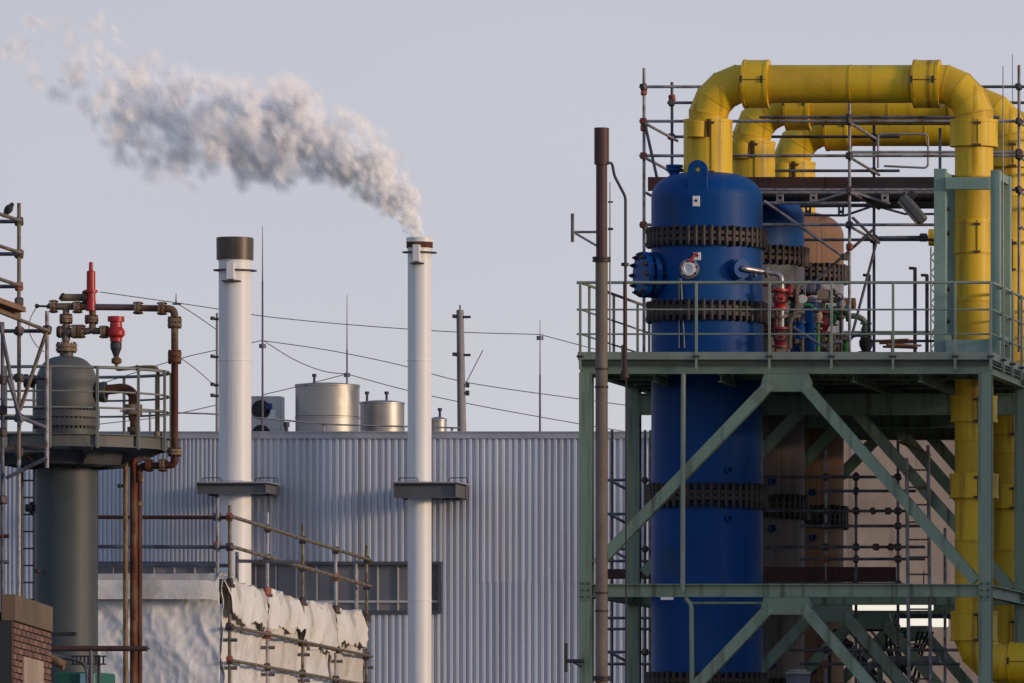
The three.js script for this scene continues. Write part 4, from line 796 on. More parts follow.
{
  const D = 147.6, t = thing('green_valve_set', 'red and green valves with short pipes beside the farthest vessel', 'valve', P(830, 360, D));
  valveBody(P(822, 322, D - .4), UPV, 1.25, mt.redDull, t);
  valveBody(P(838, 313, D), XR, 1.2, mt.valveGreen, t); valveBody(P(832, 318, D - .2), UPV, .8, mt.valveGreen, t);
  part('pipe', bend([P(822, 362, D - .4), P(822, 335, D - .4), P(822, 300, D - .4), P(834, 290, D - .3)], .05, .12, 10), mt.pipeFlange, t);
  part('pipe', bend([P(846, 316, D), P(858, 316, D), P(866, 322, D), P(866, 362, D)], .05, .16, 10), mt.green, t);
  valveBody(P(866, 343, D), UPV, 1.1, mt.flangeDark, t); valveBody(P(866, 330, D), UPV, .8, mt.green, t);
  part('insulated_stub', latheAlong(P(842, 304, D + .3), XR, sharp([[.03, 0], [.10, .004], [.10, .22], [.03, .224]]), 16), mt.orange, t);
}
// ------------------------------------------------------------------ brown vent stack and conduit in front of the platform
{
  const D = 138.6, t = thing('vent_stack', 'tall thin brown vent stack standing before the platform corner', 'vent stack', new V3(X(601.5, D), 0, -D));
  const c = P(601.6, 0, D), y = p => Y(p, D), r = S(5.8, D);
  part('cap', lathe(c, sharp([[r * .6, y(165)], [S(7.3, D), y(164.5)], [S(7.3, D), y(128)], [S(6.6, D), y(127.8)], [S(6.4, D), y(135)]]), 24), mt.stackBrown, t);
  part('pipe', lathe(c, [[r * .95, y(260)], [r * .95, y(160)]], 24), mt.stackBrown, t);
  part('pipe', lathe(c, [[S(6.1, D), y(420)], [S(6.1, D), y(258)]], 24), mt.stackGrey, t);
  part('pipe', lathe(c, [[S(6.1, D), 0], [S(6.1, D), y(420)]], 24), mt.stackGrey, t);
  for (const [q, h] of [[257, 5], [676, 5]]) part('flange', lathe(c, sharp([[r * .9, y(q + h)], [S(9.2, D), y(q + h) + .002], [S(9.2, D), y(q + .6 * h)], [S(8.2, D), y(q + .55 * h)], [S(8.2, D), y(q + .45 * h)], [S(9.2, D), y(q + .4 * h)], [S(9.2, D), y(q)], [r * .9, y(q) + .002]]), 20), mt.flangeDark, t);
  for (const q of [368, 386, 592, 610]) part('clamp', lathe(c, sharp([[S(6, D), y(q + 2)], [S(6.8, D), y(q + 2)], [S(6.8, D), y(q)], [S(6, D), y(q)]]), 20), mt.flangeDark, t);
  const ant = part('bracket_arm', [cyl(P(573, 232, D), P(600, 232, D), .02, 8), cyl(P(575, 233, D), P(597, 246, D), .018, 8)], mt.scaf, t);
  part('antenna_bar', cyl(P(572.5, 213.5, D), P(572.5, 242, D), .026, 10), mt.scafDark, ant);
  const k = thing('conduit', 'thin dark conduit with a kinked top running beside the brown vent stack', 'conduit', new V3(X(625, D), 0, -D));
  part('pipe', bend([P(607, 162.5, D - .05), P(612, 163, D), P(614.5, 176, D), P(625.5, 197, D), P(625.5, 284, D)], .022, .06, 8), mt.darkMetal, k);
  part('pipe', cyl(P(625, 380, D), P(625, 282, D), .03, 10), mt.board, k);
  part('pipe', cyl(P(623.5, 380, D + .06), P(623.5, 345, D + .06), .036, 10), mt.stackGrey, k); part('cable', cyl(new V3(X(626, D), 0, -D), P(626, 379, D), .013, 8), mt.black, k);
  part('collar', [lathe(P(625, 0, D), sharp([[.02, y(266.5)], [.06, y(266)], [.06, y(263)], [.02, y(262.5)]]), 12), lathe(P(625, 0, D), sharp([[.03, y(379)], [.065, y(378)], [.065, y(371)], [.03, y(370)]]), 12)], mt.flangeDark, k);
  const m = thing('whip_antenna', 'very thin grey whip antenna between brown stack and conduit', 'antenna', P(610, 351, D + .2));
  part('rod', cyl(P(610, 352, D + .2), P(610, 182, D + .2), .018, 6, .008), mt.scaf, m);
  part('clip', [cyl(P(608, 202, D + .2), P(613, 202, D + .2), .014, 5), cyl(P(608, 229, D + .2), P(613, 229, D + .2), .02, 5)], mt.darkMetal, m);
  const b = thing('wall_bracket', 'small dark T-shaped bracket low left of the green corner column', 'bracket', P(566, 675, 139.8));
  part('bar', cyl(P(566, 643, 139.8), P(566, 672, 139.8), .026, 8), mt.darkMetal, b);
  part('arm', [cyl(P(566, 661, 139.8), P(584, 661, 139.8), .03, 8), cyl(P(572, 661, 139.8), P(582, 667, 139.8), .02, 8)], mt.darkMetal, b);
}

// ------------------------------------------------------------------ grey vessel with round platform and relief valves
const DL = 115, L = (px, py, d = 0) => new V3(X(px, DL), Y(py, DL), -DL + d), sL = n => S(n, DL);
{
  const c = L(66.5, 0), r = sL(30.6), y = p => Y(p, DL);
  const t = thing('relief_vessel', 'dull grey-green upright vessel with domed top and round walkway', 'vessel', new V3(c.x, 0, c.z));
  const dome = []; for (let k = 0; k <= 12; k++) { const a = k / 12 * Math.PI / 2; dome.push([r * .97 * Math.pow(Math.cos(a), .7), y(384) + (y(356) - y(384)) * Math.sin(a)]); }
  part('dome', lathe(c, [[r * .97, y(412)], [r * .97, y(386)], ...dome], 56), mt.olive, t);
  part('shell', lathe(c, [[r, 0], [r, y(426)]], 56), mt.greyVessel, t);
  const fl = part('flange', lathe(c, sharp([[r * .9, y(427)], [r * 1.06, y(426.5)], [r * 1.06, y(419.5)], [r * 1.0, y(419)], [r * 1.0, y(418)], [r * 1.06, y(417.5)], [r * 1.06, y(411)], [r * .9, y(410.5)]]), 56), mt.olive, t);
  for (let i = 0; i < 44; i++) { const a = i / 44 * 6.2832; part('stud_bolt', [cyl(new V3(c.x + Math.cos(a) * r * 1.01, y(429), c.z + Math.sin(a) * r * 1.01), new V3(c.x + Math.cos(a) * r * 1.01, y(408.6), c.z + Math.sin(a) * r * 1.01), .018, 6)], mt.flangeDark, fl); }
  part('neck', lathe(c, [[sL(7), y(362)], [sL(6.6), y(350)]], 24), mt.olive, t);
  part('weld_boss', cyl(L(45, 572, .33), L(43, 572, .39), .03, 8), mt.flangeDark, t);
  // left small nozzle
  part('nozzle', [latheAlong(L(38, 381), new V3(-1, 0, 0), sharp([[.04, 0], [.04, .05], [.09, .052], [.09, .09], [.05, .092], [.05, .13], [.09, .132], [.09, .17], [.001, .172]]), 18)], mt.darkMetal, t);
  part('nozzle', [latheAlong(L(40, 508), new V3(-1, 0, 0), sharp([[.04, 0], [.04, .08], [.08, .082], [.08, .12], [.05, .122], [.05, .18], [.001, .182]]), 16)], mt.darkMetal, t);

  // round walkway, its supports and railing
  const w = thing('round_walkway', 'round railed walkway on the grey-green vessel', 'platform', new V3(c.x, y(450), c.z));
  const R = sL(100);
  const ringShape = new THREE.Shape(); ringShape.absarc(0, 0, R - .02, 0, 7); const hh = new THREE.Path(); hh.absarc(0, 0, r + .03, 0, 7, true); ringShape.holes.push(hh);
  part('deck', new THREE.ExtrudeGeometry(ringShape, { depth: .03, bevelEnabled: false, curveSegments: 32 }).rotateX(-Math.PI / 2).translate(c.x, y(446), c.z), mt.olive, w);
  const segs = 12;
  for (let i = 0; i < segs; i++) { const a0 = i / segs * 6.2832 + .1, a1 = (i + 1) / segs * 6.2832 + .1 - .008, n = 5, gs = []; for (let k = 0; k < n; k++) { const p = a => new V3(c.x + Math.cos(a) * R, (y(438) + y(450.5)) / 2, c.z + Math.sin(a) * R); gs.push(beam(p(a0 + (a1 - a0) * k / n), p(a0 + (a1 - a0) * (k + 1) / n + .002), Us(.05, y(438) - y(450.5), .01))); } part('rim_plate', gs, mt.olive, w); }
  for (let i = 0; i < 8; i++) { const a = i / 8 * 6.2832 + .3, d = new V3(Math.cos(a), 0, Math.sin(a)), p0 = new V3(c.x, 0, c.z).addScaledVector(d, r), p1 = new V3(c.x, 0, c.z).addScaledVector(d, R - .03); const sh = poly([[0, 0], [p0.distanceTo(p1), 0], [p0.distanceTo(p1), -.05], [p0.distanceTo(p1) * .45, -.26], [0, -.30]]); const g = new THREE.ExtrudeGeometry(sh, { depth: .02, bevelEnabled: false }); g.applyMatrix4(new THREE.Matrix4().makeBasis(d, UPV, new V3().crossVectors(d, UPV)).setPosition(p0.x, y(446.5), p0.z)); part('bracket', g, mt.flangeDark, w); }
  part('support_ring', lathe(c, sharp([[r + .004, y(468)], [R * .62, y(466)], [R * .66, y(452)], [r + .004, y(451)]]), 40), mt.darkMetal, w);
  const ringRail = (py, rr2, a0, a1) => { const pts = []; for (let k = 0; k <= 40; k++) { const a = a0 + (a1 - a0) * k / 40; pts.push(new V3(c.x + Math.cos(a) * R, y(py), c.z + Math.sin(a) * R)); } return new THREE.TubeGeometry(new THREE.CatmullRomCurve3(pts), 80, rr2, 7); };
  for (const [py, q] of [[372, .021], [396, .014], [412, .014]]) part('handrail', ringRail(py, q, -Math.PI * 1.25, Math.PI * .62), mt.oliveRail, w);
  for (let i = 0; i < 14; i++) { const a = -Math.PI * 1.25 + i / 13 * Math.PI * 1.87; const p = new V3(c.x + Math.cos(a) * (R + .03), 0, c.z + Math.sin(a) * (R + .03)); part('railing_post', beam(new V3(p.x, y(452), p.z), new V3(p.x, y(371), p.z), Bs(.04, .03), XR), mt.oliveRail, w); }
  // ladder up to the walkway
  const l = thing('access_ladder', 'dark steel ladder rising behind the brick building to the round walkway', 'ladder', new V3(X(28, DL + 1), 0, -DL - 1));
  part('stile', cyl(new V3(X(21, DL + 1), 0, -DL - 1), P(21, 462, DL + 1), sL(2.6), 10), mt.darkMetal, l);
  part('stile', cyl(new V3(X(34.5, DL + 1), 0, -DL - 1), P(34.5, 462, DL + 1), sL(1.2), 8), mt.darkMetal, l);
  for (let k = 0; k < 26; k++) part('rung', cyl(P(21, 480.5 + k * 17, DL + 1), P(34.5, 480.5 + k * 17, DL + 1), sL(1), 6), mt.darkMetal, l);
}
{ // pipework on the vessel top
  const t = thing('relief_pipework', 'rusty flanged pipework on top of the grey-green vessel', 'pipework', L(66.5, 352));
  const fl = (px, py, dir, w, len, mat = mt.pipeFlange) => { const d = dir === 'x' ? XR : UPV, a = dir === 'x' ? L(px - len / 2, py) : L(px, py + len / 2), R = sL(w / 2), h = sL(len), f = part('flange', latheAlong(a, d, sharp([[R * .4, 0], [R, .003], [R, h * .44], [R * .8, h * .46], [R * .8, h * .54], [R, h * .56], [R, h - .003], [R * .4, h]]), 22), mat, t); for (let k = 0; k < 8; k++) { const an = k / 8 * 6.283 + .35, q = dir === 'x' ? new V3(0, Math.cos(an), Math.sin(an)) : new V3(Math.cos(an), 0, Math.sin(an)); part('bolt', cyl(a.clone().addScaledVector(q, R * .82).addScaledVector(d, -.02), a.clone().addScaledVector(q, R * .82).addScaledVector(d, h + .02), .012, 6), mt.rustDark, f); } return f; };
  const pr = sL(3.3);
  part('riser', cyl(L(66, 346), L(66, 306), pr, 16), mt.pipeGrime, t);
  fl(66.5, 347.5, 'y', 21, 8); fl(66, 319, 'y', 13, 7);
  part('tee', [cyl(L(66, 341), L(66, 325), sL(4.2), 16), latheAlong(L(58, 332), XR, sharp([[sL(3), 0], [sL(6), .01], [sL(6), sL(3.5)], [sL(4.2), sL(4)], [sL(4.2), sL(14)]]), 20)], mt.pipeGrime, t);
  part('blind_cap', latheAlong(L(60.5, 332, .02), new V3(-1, 0, .15), sharp([[sL(6.2), 0], [sL(6.2), .02], [sL(4.5), .045], [.001, .05]]), 20), mt.black, t);
  fl(78, 331.5, 'x', 14, 11); 
  part('pipe', bend([L(82, 331), L(92.5, 331), L(92.5, 309)], sL(3.4), .07, 14), mt.pipeGrime, t);
  part('pipe', cyl(L(92.5, 331), L(104, 331), sL(3.4), 14), mt.pipeGrime, t);
  fl(104, 332, 'x', 13, 5.5); fl(91.5, 319.5, 'y', 13.5, 6);
  // upper line
  fl(53.5, 306.5, 'x', 13.5, 5);
  part('pipe', cyl(L(54, 306.5), L(86, 306.5), sL(3.6), 14), mt.pipeGrime, t);
  part('pipe', cyl(L(86, 307), L(137, 307.5), sL(3.3), 14), mt.pipePurple, t);
  fl(77.5, 307.5, 'x', 12, 6); fl(138, 308, 'x', 13, 6); fl(162, 308.5, 'x', 13.5, 6);
  part('pipe', cyl(L(137, 308), L(161, 308.5), sL(3.4), 14), mt.pipeGrime, t);
  part('elbow', bend([L(161, 308.5), L(174.5, 309), L(174.5, 322)], sL(3.8), .14, 16), mt.pipeGrime, t);
  fl(174.7, 322.5, 'y', 14, 9); part('pipe', cyl(L(174.7, 326), L(174.7, 352), sL(3.6), 16), mt.pipeGrime, t);
  fl(174.7, 357, 'y', 13.5, 11, mt.rustPipe);
  part('pipe', cyl(L(174.7, 360), L(174.7, 450), sL(3.5), 16), mt.rustDark, t);
  fl(174.7, 452, 'y', 14, 6);
  part('elbow', bend([L(174.7, 454), L(174.7, 465), L(160, 465.5), L(139, 466), L(139, 482)], sL(3.6), .16, 14), mt.rustDark, t);
  fl(163, 465.5, 'x', 13, 5); fl(149, 465.5, 'x', 13, 5, mt.rustPipe);
  part('vent_spike', [cyl(L(176, 305), L(176, 293), .012, 6, .003), cyl(L(172.5, 304), L(181, 304), .012, 6)], mt.darkMetal, t);
  part('sensor_rod', [cyl(L(38, 306), L(51, 306.5), .014, 7), cyl(L(47, 306.5), L(51, 306.5), .028, 8), new THREE.SphereGeometry(.03, 10, 8).translate(L(37, 306).x, L(37, 306).y, -DL)], mt.darkMetal, t);
  part('sensor_cable', new THREE.TubeGeometry(new THREE.CatmullRomCurve3([L(37, 306), L(30, 320), L(29.5, 332), L(36, 345), L(44, 352)]), 24, .006, 5), mt.wire, t);
  // open discharge pipe with cut mouth
  const mouth = bend([L(62, 297.5), L(88, 297.5)], sL(3.7), .02, 16);
  part('discharge_pipe', [mouth, latheAlong(L(64, 297.5), new V3(-1, 0, 0), [[sL(3.7), 0], [sL(3.7), .04]], 16)], mt.creamPipe, t);
  part('discharge_mouth', latheAlong(L(63.3, 297.5), new V3(-.8, .55, 0), [[sL(3.9), 0], [sL(4.1), .035], [sL(3.2), .035], [.001, .0]], 16), mt.black, t);
  part('flange', latheAlong(L(83, 297.5), XR, sharp([[sL(3), 0], [sL(7), .003], [sL(7), sL(2.2)], [sL(5), sL(2.4)], [sL(5), sL(4)], [.001, sL(4.1)]]), 20), mt.flangeDark, t);
  // red relief valves
  const a = thing('relief_valve', 'slender red relief valve standing upright on the upper pipe', 'valve', L(91, 311), 'red relief valves');
  part('body', latheAlong(L(91, 311), UPV, sharp([[sL(5), 0], [sL(5.2), .01], [sL(5.0), sL(8)], [sL(4.4), sL(12)], [sL(4.4), sL(18)], [sL(6.6), sL(18.3)], [sL(6.6), sL(21)], [sL(4.6), sL(21.3)]]), 22), mt.red, a);
  part('bonnet', latheAlong(L(91, 290), UPV, sharp([[sL(4.4), 0], [sL(4.3), sL(18.5)], [sL(3), sL(19.2)], [sL(2.1), sL(19.5)], [sL(2.0), sL(27)], [sL(1.2), sL(28)], [.001, sL(28.2)]]), 22), mt.red, a);
  const b = thing('relief_valve', 'squat red relief valve hanging with a dark nose below', 'valve', L(116, 363), 'red relief valves');
  part('body', latheAlong(L(116, 342), UPV, sharp([[sL(4), 0], [sL(6), .005], [sL(6), sL(4)], [sL(8.6), sL(7)], [sL(8.8), sL(11)], [sL(6.2), sL(15)], [sL(5.8), sL(20)], [sL(8.2), sL(20.4)], [sL(8.2), sL(25.5)], [sL(3), sL(26)]]), 24), mt.red, b);
  part('inlet', cyl(L(106, 332), L(112, 332), sL(4), 14), mt.red, b);
  part('nose', latheAlong(L(116, 357), UPV, sharp([[sL(2.2), 0], [sL(3), sL(2)], [sL(5.6), sL(9)], [sL(5.6), sL(14)], [sL(4.5), sL(15.5)]]), 22), mt.darkMetal, b);
  part('nose_flange', latheAlong(L(116.5, 364), UPV, sharp([[sL(3), 0], [sL(5), sL(1)], [sL(5), sL(5)], [sL(3), sL(6.5)], [sL(2.3), sL(7.5)]]), 18), mt.rustPipe, b);
  const d = thing('drain_pipe', 'yellowish drain pipe bent over the walkway railing below the squat red valve', 'pipe', L(160, 470));
  part('pipe', bend([L(116.5, 363), L(116.5, 369.5), L(150, 367.5, .15), L(160.5, 368, .15), L(160.5, 447, .15)], sL(1.9), .07, 12), mt.creamPipe, d);
  part('coupling', latheAlong(L(160.5, 437, .15), UPV, sharp([[sL(1.9), 0], [sL(4.2), .003], [sL(4.2), sL(5)], [sL(1.9), sL(5.2)]]), 16), mt.pipeFlange, d);
  part('coupling', latheAlong(L(137, 368.3, .08), XR, sharp([[sL(1.9), 0], [sL(3), .003], [sL(3), sL(3)], [sL(1.9), sL(3.2)]]), 12), mt.pipeFlange, d);
}
{ // outlet of the vessel and the long rusty downpipes
  const t = thing('downpipe', 'rusty orange downpipe with a bolted elbow, middle of the three downpipes', 'pipe', new V3(X(133, DL), 0, -DL));
  part('elbow', bend([L(96, 391), L(124, 388), L(133.5, 393), L(133.5, 420)], sL(5), .16, 16), mt.rustPipe, t);
  part('flange', latheAlong(L(97, 392), XR, sharp([[sL(5), 0], [sL(10), .003], [sL(10), sL(3.4)], [sL(8), sL(3.6)], [sL(8), sL(5)], [sL(10.5), sL(5.2)], [sL(10.5), sL(9)], [sL(5), sL(9.2)]]), 24), mt.greyVessel, t);
  part('flange', latheAlong(L(133.5, 415), UPV, sharp([[sL(4), 0], [sL(8.6), .003], [sL(8.6), sL(4.5)], [sL(7), sL(4.8)], [sL(7), sL(5.6)], [sL(8.6), sL(6)], [sL(8.6), sL(10.5)], [sL(4), sL(10.8)]]), 22), mt.creamPipe, t);
  part('pipe', cyl(new V3(X(134, DL), 0, -DL), L(134, 420), sL(4), 18), mt.rustPipe, t);
  part('flange', latheAlong(L(133.8, 432), UPV, sharp([[sL(3), 0], [sL(6.5), .003], [sL(6.5), sL(5)], [sL(3), sL(5.2)]]), 18), mt.pipeFlange, t);
  part('collar', latheAlong(L(134, 458), UPV, sharp([[sL(3.8), 0], [sL(5), .003], [sL(5), sL(3)], [sL(3.8), sL(3.2)]]), 18), mt.darkMetal, t);
  const u = thing('downpipe', 'pale cream downpipe, left of the rusty orange one', 'pipe', new V3(X(126.5, DL), 0, -DL + .05));
  part('pipe', cyl(new V3(X(126.5, DL), 0, -DL + .05), L(126.5, 456, .05), sL(2.5), 14), mt.creamPipe, u);
  part('side_valve', [cyl(L(121, 486, .05), L(126, 486, .05), .02, 7), new THREE.SphereGeometry(.03, 8, 6).translate(L(120.5, 486).x, L(120.5, 486).y, -DL + .05)], mt.darkMetal, u);
  const v = thing('downpipe', 'thin brown downpipe, right of the rusty orange one', 'pipe', new V3(X(139.8, DL), 0, -DL - .02));
  part('pipe', cyl(new V3(X(139.8, DL), 0, -DL - .02), L(139.2, 481, -.02), sL(2.5), 14), mt.rustDark, v);
  for (const q of [478, 502]) part('collar', latheAlong(L(139.6, q + 4, -.02), UPV, sharp([[sL(2), 0], [sL(4), .003], [sL(4), sL(4)], [sL(2), sL(4.2)]]), 14), mt.pipeFlange, v);
}
// left scaffold with the bird
{
  const D = 110, Q = (px, py, d = 0) => P(px, py, D + d);
  const t = thing('corner_scaffold', 'tube scaffold at the left edge with short plank stage, bird on top', 'scaffold', new V3(X(10, D), 0, -D));
  const base = 860 + EY * 9000 / D - 4;
  tubeP(t, 'standard', Q(19, 460), Q(19, 203), mt.scafWarm); tubeP(t, 'standard', Q(19, base), Q(19, 460), mt.scaf);
  tubeP(t, 'standard', Q(47, 468), Q(47, 311), mt.scaf); tubeP(t, 'standard', Q(2.5, base), Q(2.5, 322), mt.scafDark); tubeP(t, 'standard', Q(-30, base, -7), Q(-30, 190, -7), mt.scaf);
  for (const y of [221.5, 254, 286.5, 331, 378, 418, 452]) { tubeP(t, 'ledger', Q(-40, y, .06), Q(y > 320 ? 49 : 22, y, .06), mt.scafDark); couple(t, Q(19, y, .03), y === 286.5); }
  for (const y of [215, 247, 280, 312]) { const yb = y + 6, m = tubeP(t, 'transom', P(-14, yb - 11.5, 107.6), Q(y > 300 ? 48 : 21, y > 300 ? yb + 13 : yb, -.05), mt.scafWarm); }
  couple(t, Q(19, 302, 0)); couple(t, Q(47, 330, 0));
  tubeP(t, 'brace', Q(47, 330, -.08), Q(20, 410, -.08), mt.scafWarm); tubeP(t, 'brace', Q(0, 322, -.1), Q(20, 425, -.1), mt.scafDark); tubeP(t, 'brace', Q(8, 378, -.12), Q(22, 422, -.12), mt.scafDark);
  tubeP(t, 'brace', Q(22, 418, -.06), Q(47, 428, -.06), mt.scaf); tubeP(t, 'brace', Q(6, 478, -.06), Q(47, 458, -.06), mt.scafDark);
  for (let k = 0; k < 4; k++) part('plank', beam(P(-18, 296 + k * .4, 107.6 - k * .24), P(17.5, 309 + k * .4, 110.2 - k * .24), Bs(.2, .05)), mt.boardWood, t);
  part('toe_board', beam(P(-18, 299, 107.1), P(17.5, 312, 109.8), Bs(.03, .14)), mt.boardWood, t);
  tubeP(t, 'ledger', Q(-10, 537, 0), Q(9, 536, 0), mt.rustDark); tubeP(t, 'ledger', Q(-10, 562, 0), Q(9, 562, 0), mt.scafDark);
  for (const y of [380, 410, 432, 500]) couple(t, Q(2.5, y, 0));
  // bird: one skin from tail to beak
  const spine = [[3.0, 217.5, .006, .012], [4.5, 215.3, .016, .02], [6.0, 213.0, .034, .032], [7.6, 210.6, .048, .044], [9.3, 208.2, .050, .046], [10.6, 206.6, .038, .036], [11.6, 205.2, .029, .028], [12.4, 204.6, .027, .026], [13.1, 204.8, .018, .018], [13.6, 205.3, .007, .007], [14.3, 206.0, .002, .002]];
  const bt = thing('bird', 'dark bird perched on the topmost tube of the left scaffold', 'bird', P(8, 214, 109.4));
  const c = new THREE.CatmullRomCurve3(spine.map(q => P(q[0], q[1], 109.4))), n = 40, seg = 16, pos = [], idx = [];
  for (let i = 0; i <= n; i++) { const u = i / n, k = Math.min(spine.length - 2, Math.floor(u * (spine.length - 1))), f = u * (spine.length - 1) - k, p = c.getPoint(u), d = c.getTangent(u), s = ZB, w = new V3().crossVectors(d, s); const ra = spine[k][2] + (spine[k + 1][2] - spine[k][2]) * f, rb = spine[k][3] + (spine[k + 1][3] - spine[k][3]) * f; for (let j = 0; j < seg; j++) { const a = j / seg * 6.2832, q = p.clone().addScaledVector(w, Math.cos(a) * ra).addScaledVector(s, Math.sin(a) * rb); pos.push(q.x, q.y, q.z); } }
  for (let i = 0; i < n; i++) for (let j = 0; j < seg; j++) { const a = i * seg + j, b = i * seg + (j + 1) % seg; idx.push(a, b, a + seg, b, b + seg, a + seg); }
  const bg = new THREE.BufferGeometry(); bg.setAttribute('position', new THREE.Float32BufferAttribute(pos, 3)); bg.setIndex(idx); bg.computeVertexNormals(); bg.setAttribute('uv', new THREE.Float32BufferAttribute(new Float32Array(pos.length / 3 * 2), 2));
  part('body', bg, mt.feather, bt);
  for (const k of [0, 1]) part('leg', [cyl(P(8.6 - k * .9, 212, 109.4 + (k ? .02 : -.02)), P(8.3 - k * .9, 217.0, 109.4 + (k ? .02 : -.02)), .004, 5), cyl(P(7.4 - k * .9, 216.9, 109.4), P(9.6 - k * .9, 217.3, 109.4), .004, 5)], mt.black, bt);
}
// brick building, lower left corner
{
  const D = 100, dir = new V3(-.154 + .0, 0, -1).normalize();     // long face recedes to the right of the lens axis
  const o = P(12, 594, D), yT = o.y, len = (() => { // reach of the face: where it meets the sight line through x = 50
    let s = 0; while (s < 40) { s += .02; const p = o.clone().addScaledVector(dir, s); if (PX + (p.x - CX) * F / -p.z > 49.5) break; } return s; })();
  const nrm = new V3(1, 0, -.154).normalize();                     // face normal, to the right
  const t = thing('brick_building', 'small brick building with pale coping at the lower left corner', 'building', new V3(o.x, 0, o.z));
  const M4 = new THREE.Matrix4().makeBasis(dir, UPV, nrm).setPosition(o.x, 0, o.z); // local x runs away from the lens
  const put = g => g.applyMatrix4(M4), copH = .30;
  part('roof_slab', put(new THREE.BoxGeometry(len, .1, 2.2).translate(len / 2, yT - copH + .055, -1.25)), mt.roof, t);
  part('wall', put(new THREE.BoxGeometry(len, yT - copH, 2.4).translate(len / 2, (yT - copH) / 2, -1.2)), mt.mortar, t);
  const bh = .071, bl = .62, rows = 17, cols = Math.floor(len / bl);
  const bg = [uvMetres(clean(new RoundedBoxGeometry(bl - .03, bh - .016, .05, 1, .006)))];
  const hm = home.get(t);
  for (let j = 0; j < rows; j++) for (let i = -1; i <= cols; i++) { const xa = Math.max(.005, (i + (j % 2) * .5) * bl), xb = Math.min(len - .005, (i + 1 + (j % 2) * .5) * bl), x = (xa + xb) / 2; if (xb - xa < .06) continue; const m = finish(new THREE.Mesh(bg[0], [mt.brickA, mt.brickB, mt.brickC][Math.floor(rnd() * 3)])); m.name = 'brick'; m.applyMatrix4(new THREE.Matrix4().makeTranslation(-hm.x, -hm.y, -hm.z).multiply(M4).multiply(new THREE.Matrix4().makeTranslation(x, yT - copH - .04 - j * bh, rr(-.006, .006)))); m.scale.x = (xb - xa) / bl; t.add(m); home.set(m, hm); }
  const cn = 4; for (let i = 0; i < cn; i++) part('coping_block', put(new RoundedBoxGeometry(len / cn - .02, copH - .004, .16, 1, .012).translate(len / cn * (i + .5), yT - copH / 2, -.04)), mt.coping, t);
  part('dark_front_panel', put(new THREE.BoxGeometry(.02, yT - copH, 2.4).translate(-.012, (yT - copH) / 2, -1.2)), mt.black, t);  // black panel paints in the shadowed recess of the front
  part('plaster_patch', put(new THREE.BoxGeometry(len * .52, .62, .02).translate(len * .47, yT - .98, .035)), mt.plaster, t);
  part('vent_slot', put(new THREE.BoxGeometry(len * .30, .06, .03).translate(len * .46, yT - 1.24, .04)), mt.black, t);
}
{ // bits between brick building and tarpaulin
  const D = 112, Q = (px, py, d = 0) => P(px, py, D + d);
  const t = thing('handling_pipe', 'dark brown horizontal pipe with cut end crossing before the vessel foot', 'pipe', Q(95, 651));
  part('pipe', cyl(Q(20, 648.5), Q(147, 648.5), S(2.8, D), 14), mt.board, t);
  part('end_cap', latheAlong(Q(146, 648.5), XR, [[S(2.8, D), 0], [.001, .05]], 12), mt.black, t);
  const b = single('bracket_bar', 'short black bar sticking out low on the grey-green vessel', 'bar', [box(X(40, D), X(76, D), Y(636, D), Y(632, D), -D - .05, -D + .05), box(X(40, D), X(44, D), Y(640, D), Y(629, D), -D - .08, -D + .08)], mt.black);
  const r = thing('bent_rail', 'dark bent tube rail below the brown pipe near the tarpaulin', 'railing', Q(90, 700));
  part('rail', bend([Q(48, 654), Q(80, 661), Q(87, 668), Q(88, 720)], .022, .12, 8), mt.scafDark, r);
  part('post', cyl(Q(91, 760), Q(91, 650), .025, 8), mt.scafDark, r);
  const s = thing('lagged_pipe', 'beige lagged pipe end poking out beside the brick building', 'pipe', Q(55, 668));
  part('lagging', bend([Q(36, 653), Q(54, 660), Q(65, 666)], .06, .08, 12), mt.insulation, s);
  part('band', [latheAlong(Q(57, 661.8), new V3(.85, -.5, 0), sharp([[.05, 0], [.066, .002], [.066, .02], [.05, .022]]), 12)], mt.pipeFlange, s);
  const g = thing('green_container', 'green container with pale panels low beside the brick building', 'container', new V3(X(70, D), 0, -D - 1));
  part('body', rbox(X(46, D), X(86, D), 0, Y(672, D + .5), -D - 1.6, -D - .5, .02), mt.binGreen, g);
  part('panel', box(X(71.5, D), X(78, D), Y(720, D), Y(673.5, D + .5), -D - .49, -D - .46), mt.binBlue, g);
  part('panel', box(X(80, D), X(86, D), Y(720, D), Y(673.5, D + .5), -D - .49, -D - .455), mt.binPale, g);
  const h = thing('grated_step', 'row of perforated grating bars behind the bent rail', 'grating', Q(85, 690));
  for (const y of [655, 663]) part('bar', [box(X(66, D), X(101, D), Y(y + 1.4, D), Y(y, D), -D - .3, -D - .26)], mt.darkMetal, h);
  for (let k = 0; k < 9; k++) part('tooth', box(X(67 + k * 3.8, D), X(68.6 + k * 3.8, D), Y(663, D), Y(656.4, D), -D - .29, -D - .27), mt.darkMetal, h);
  part('leg', cyl(Q(99, 780, .3), Q(99, 655, .3), .02, 6), mt.darkMetal, h);
}
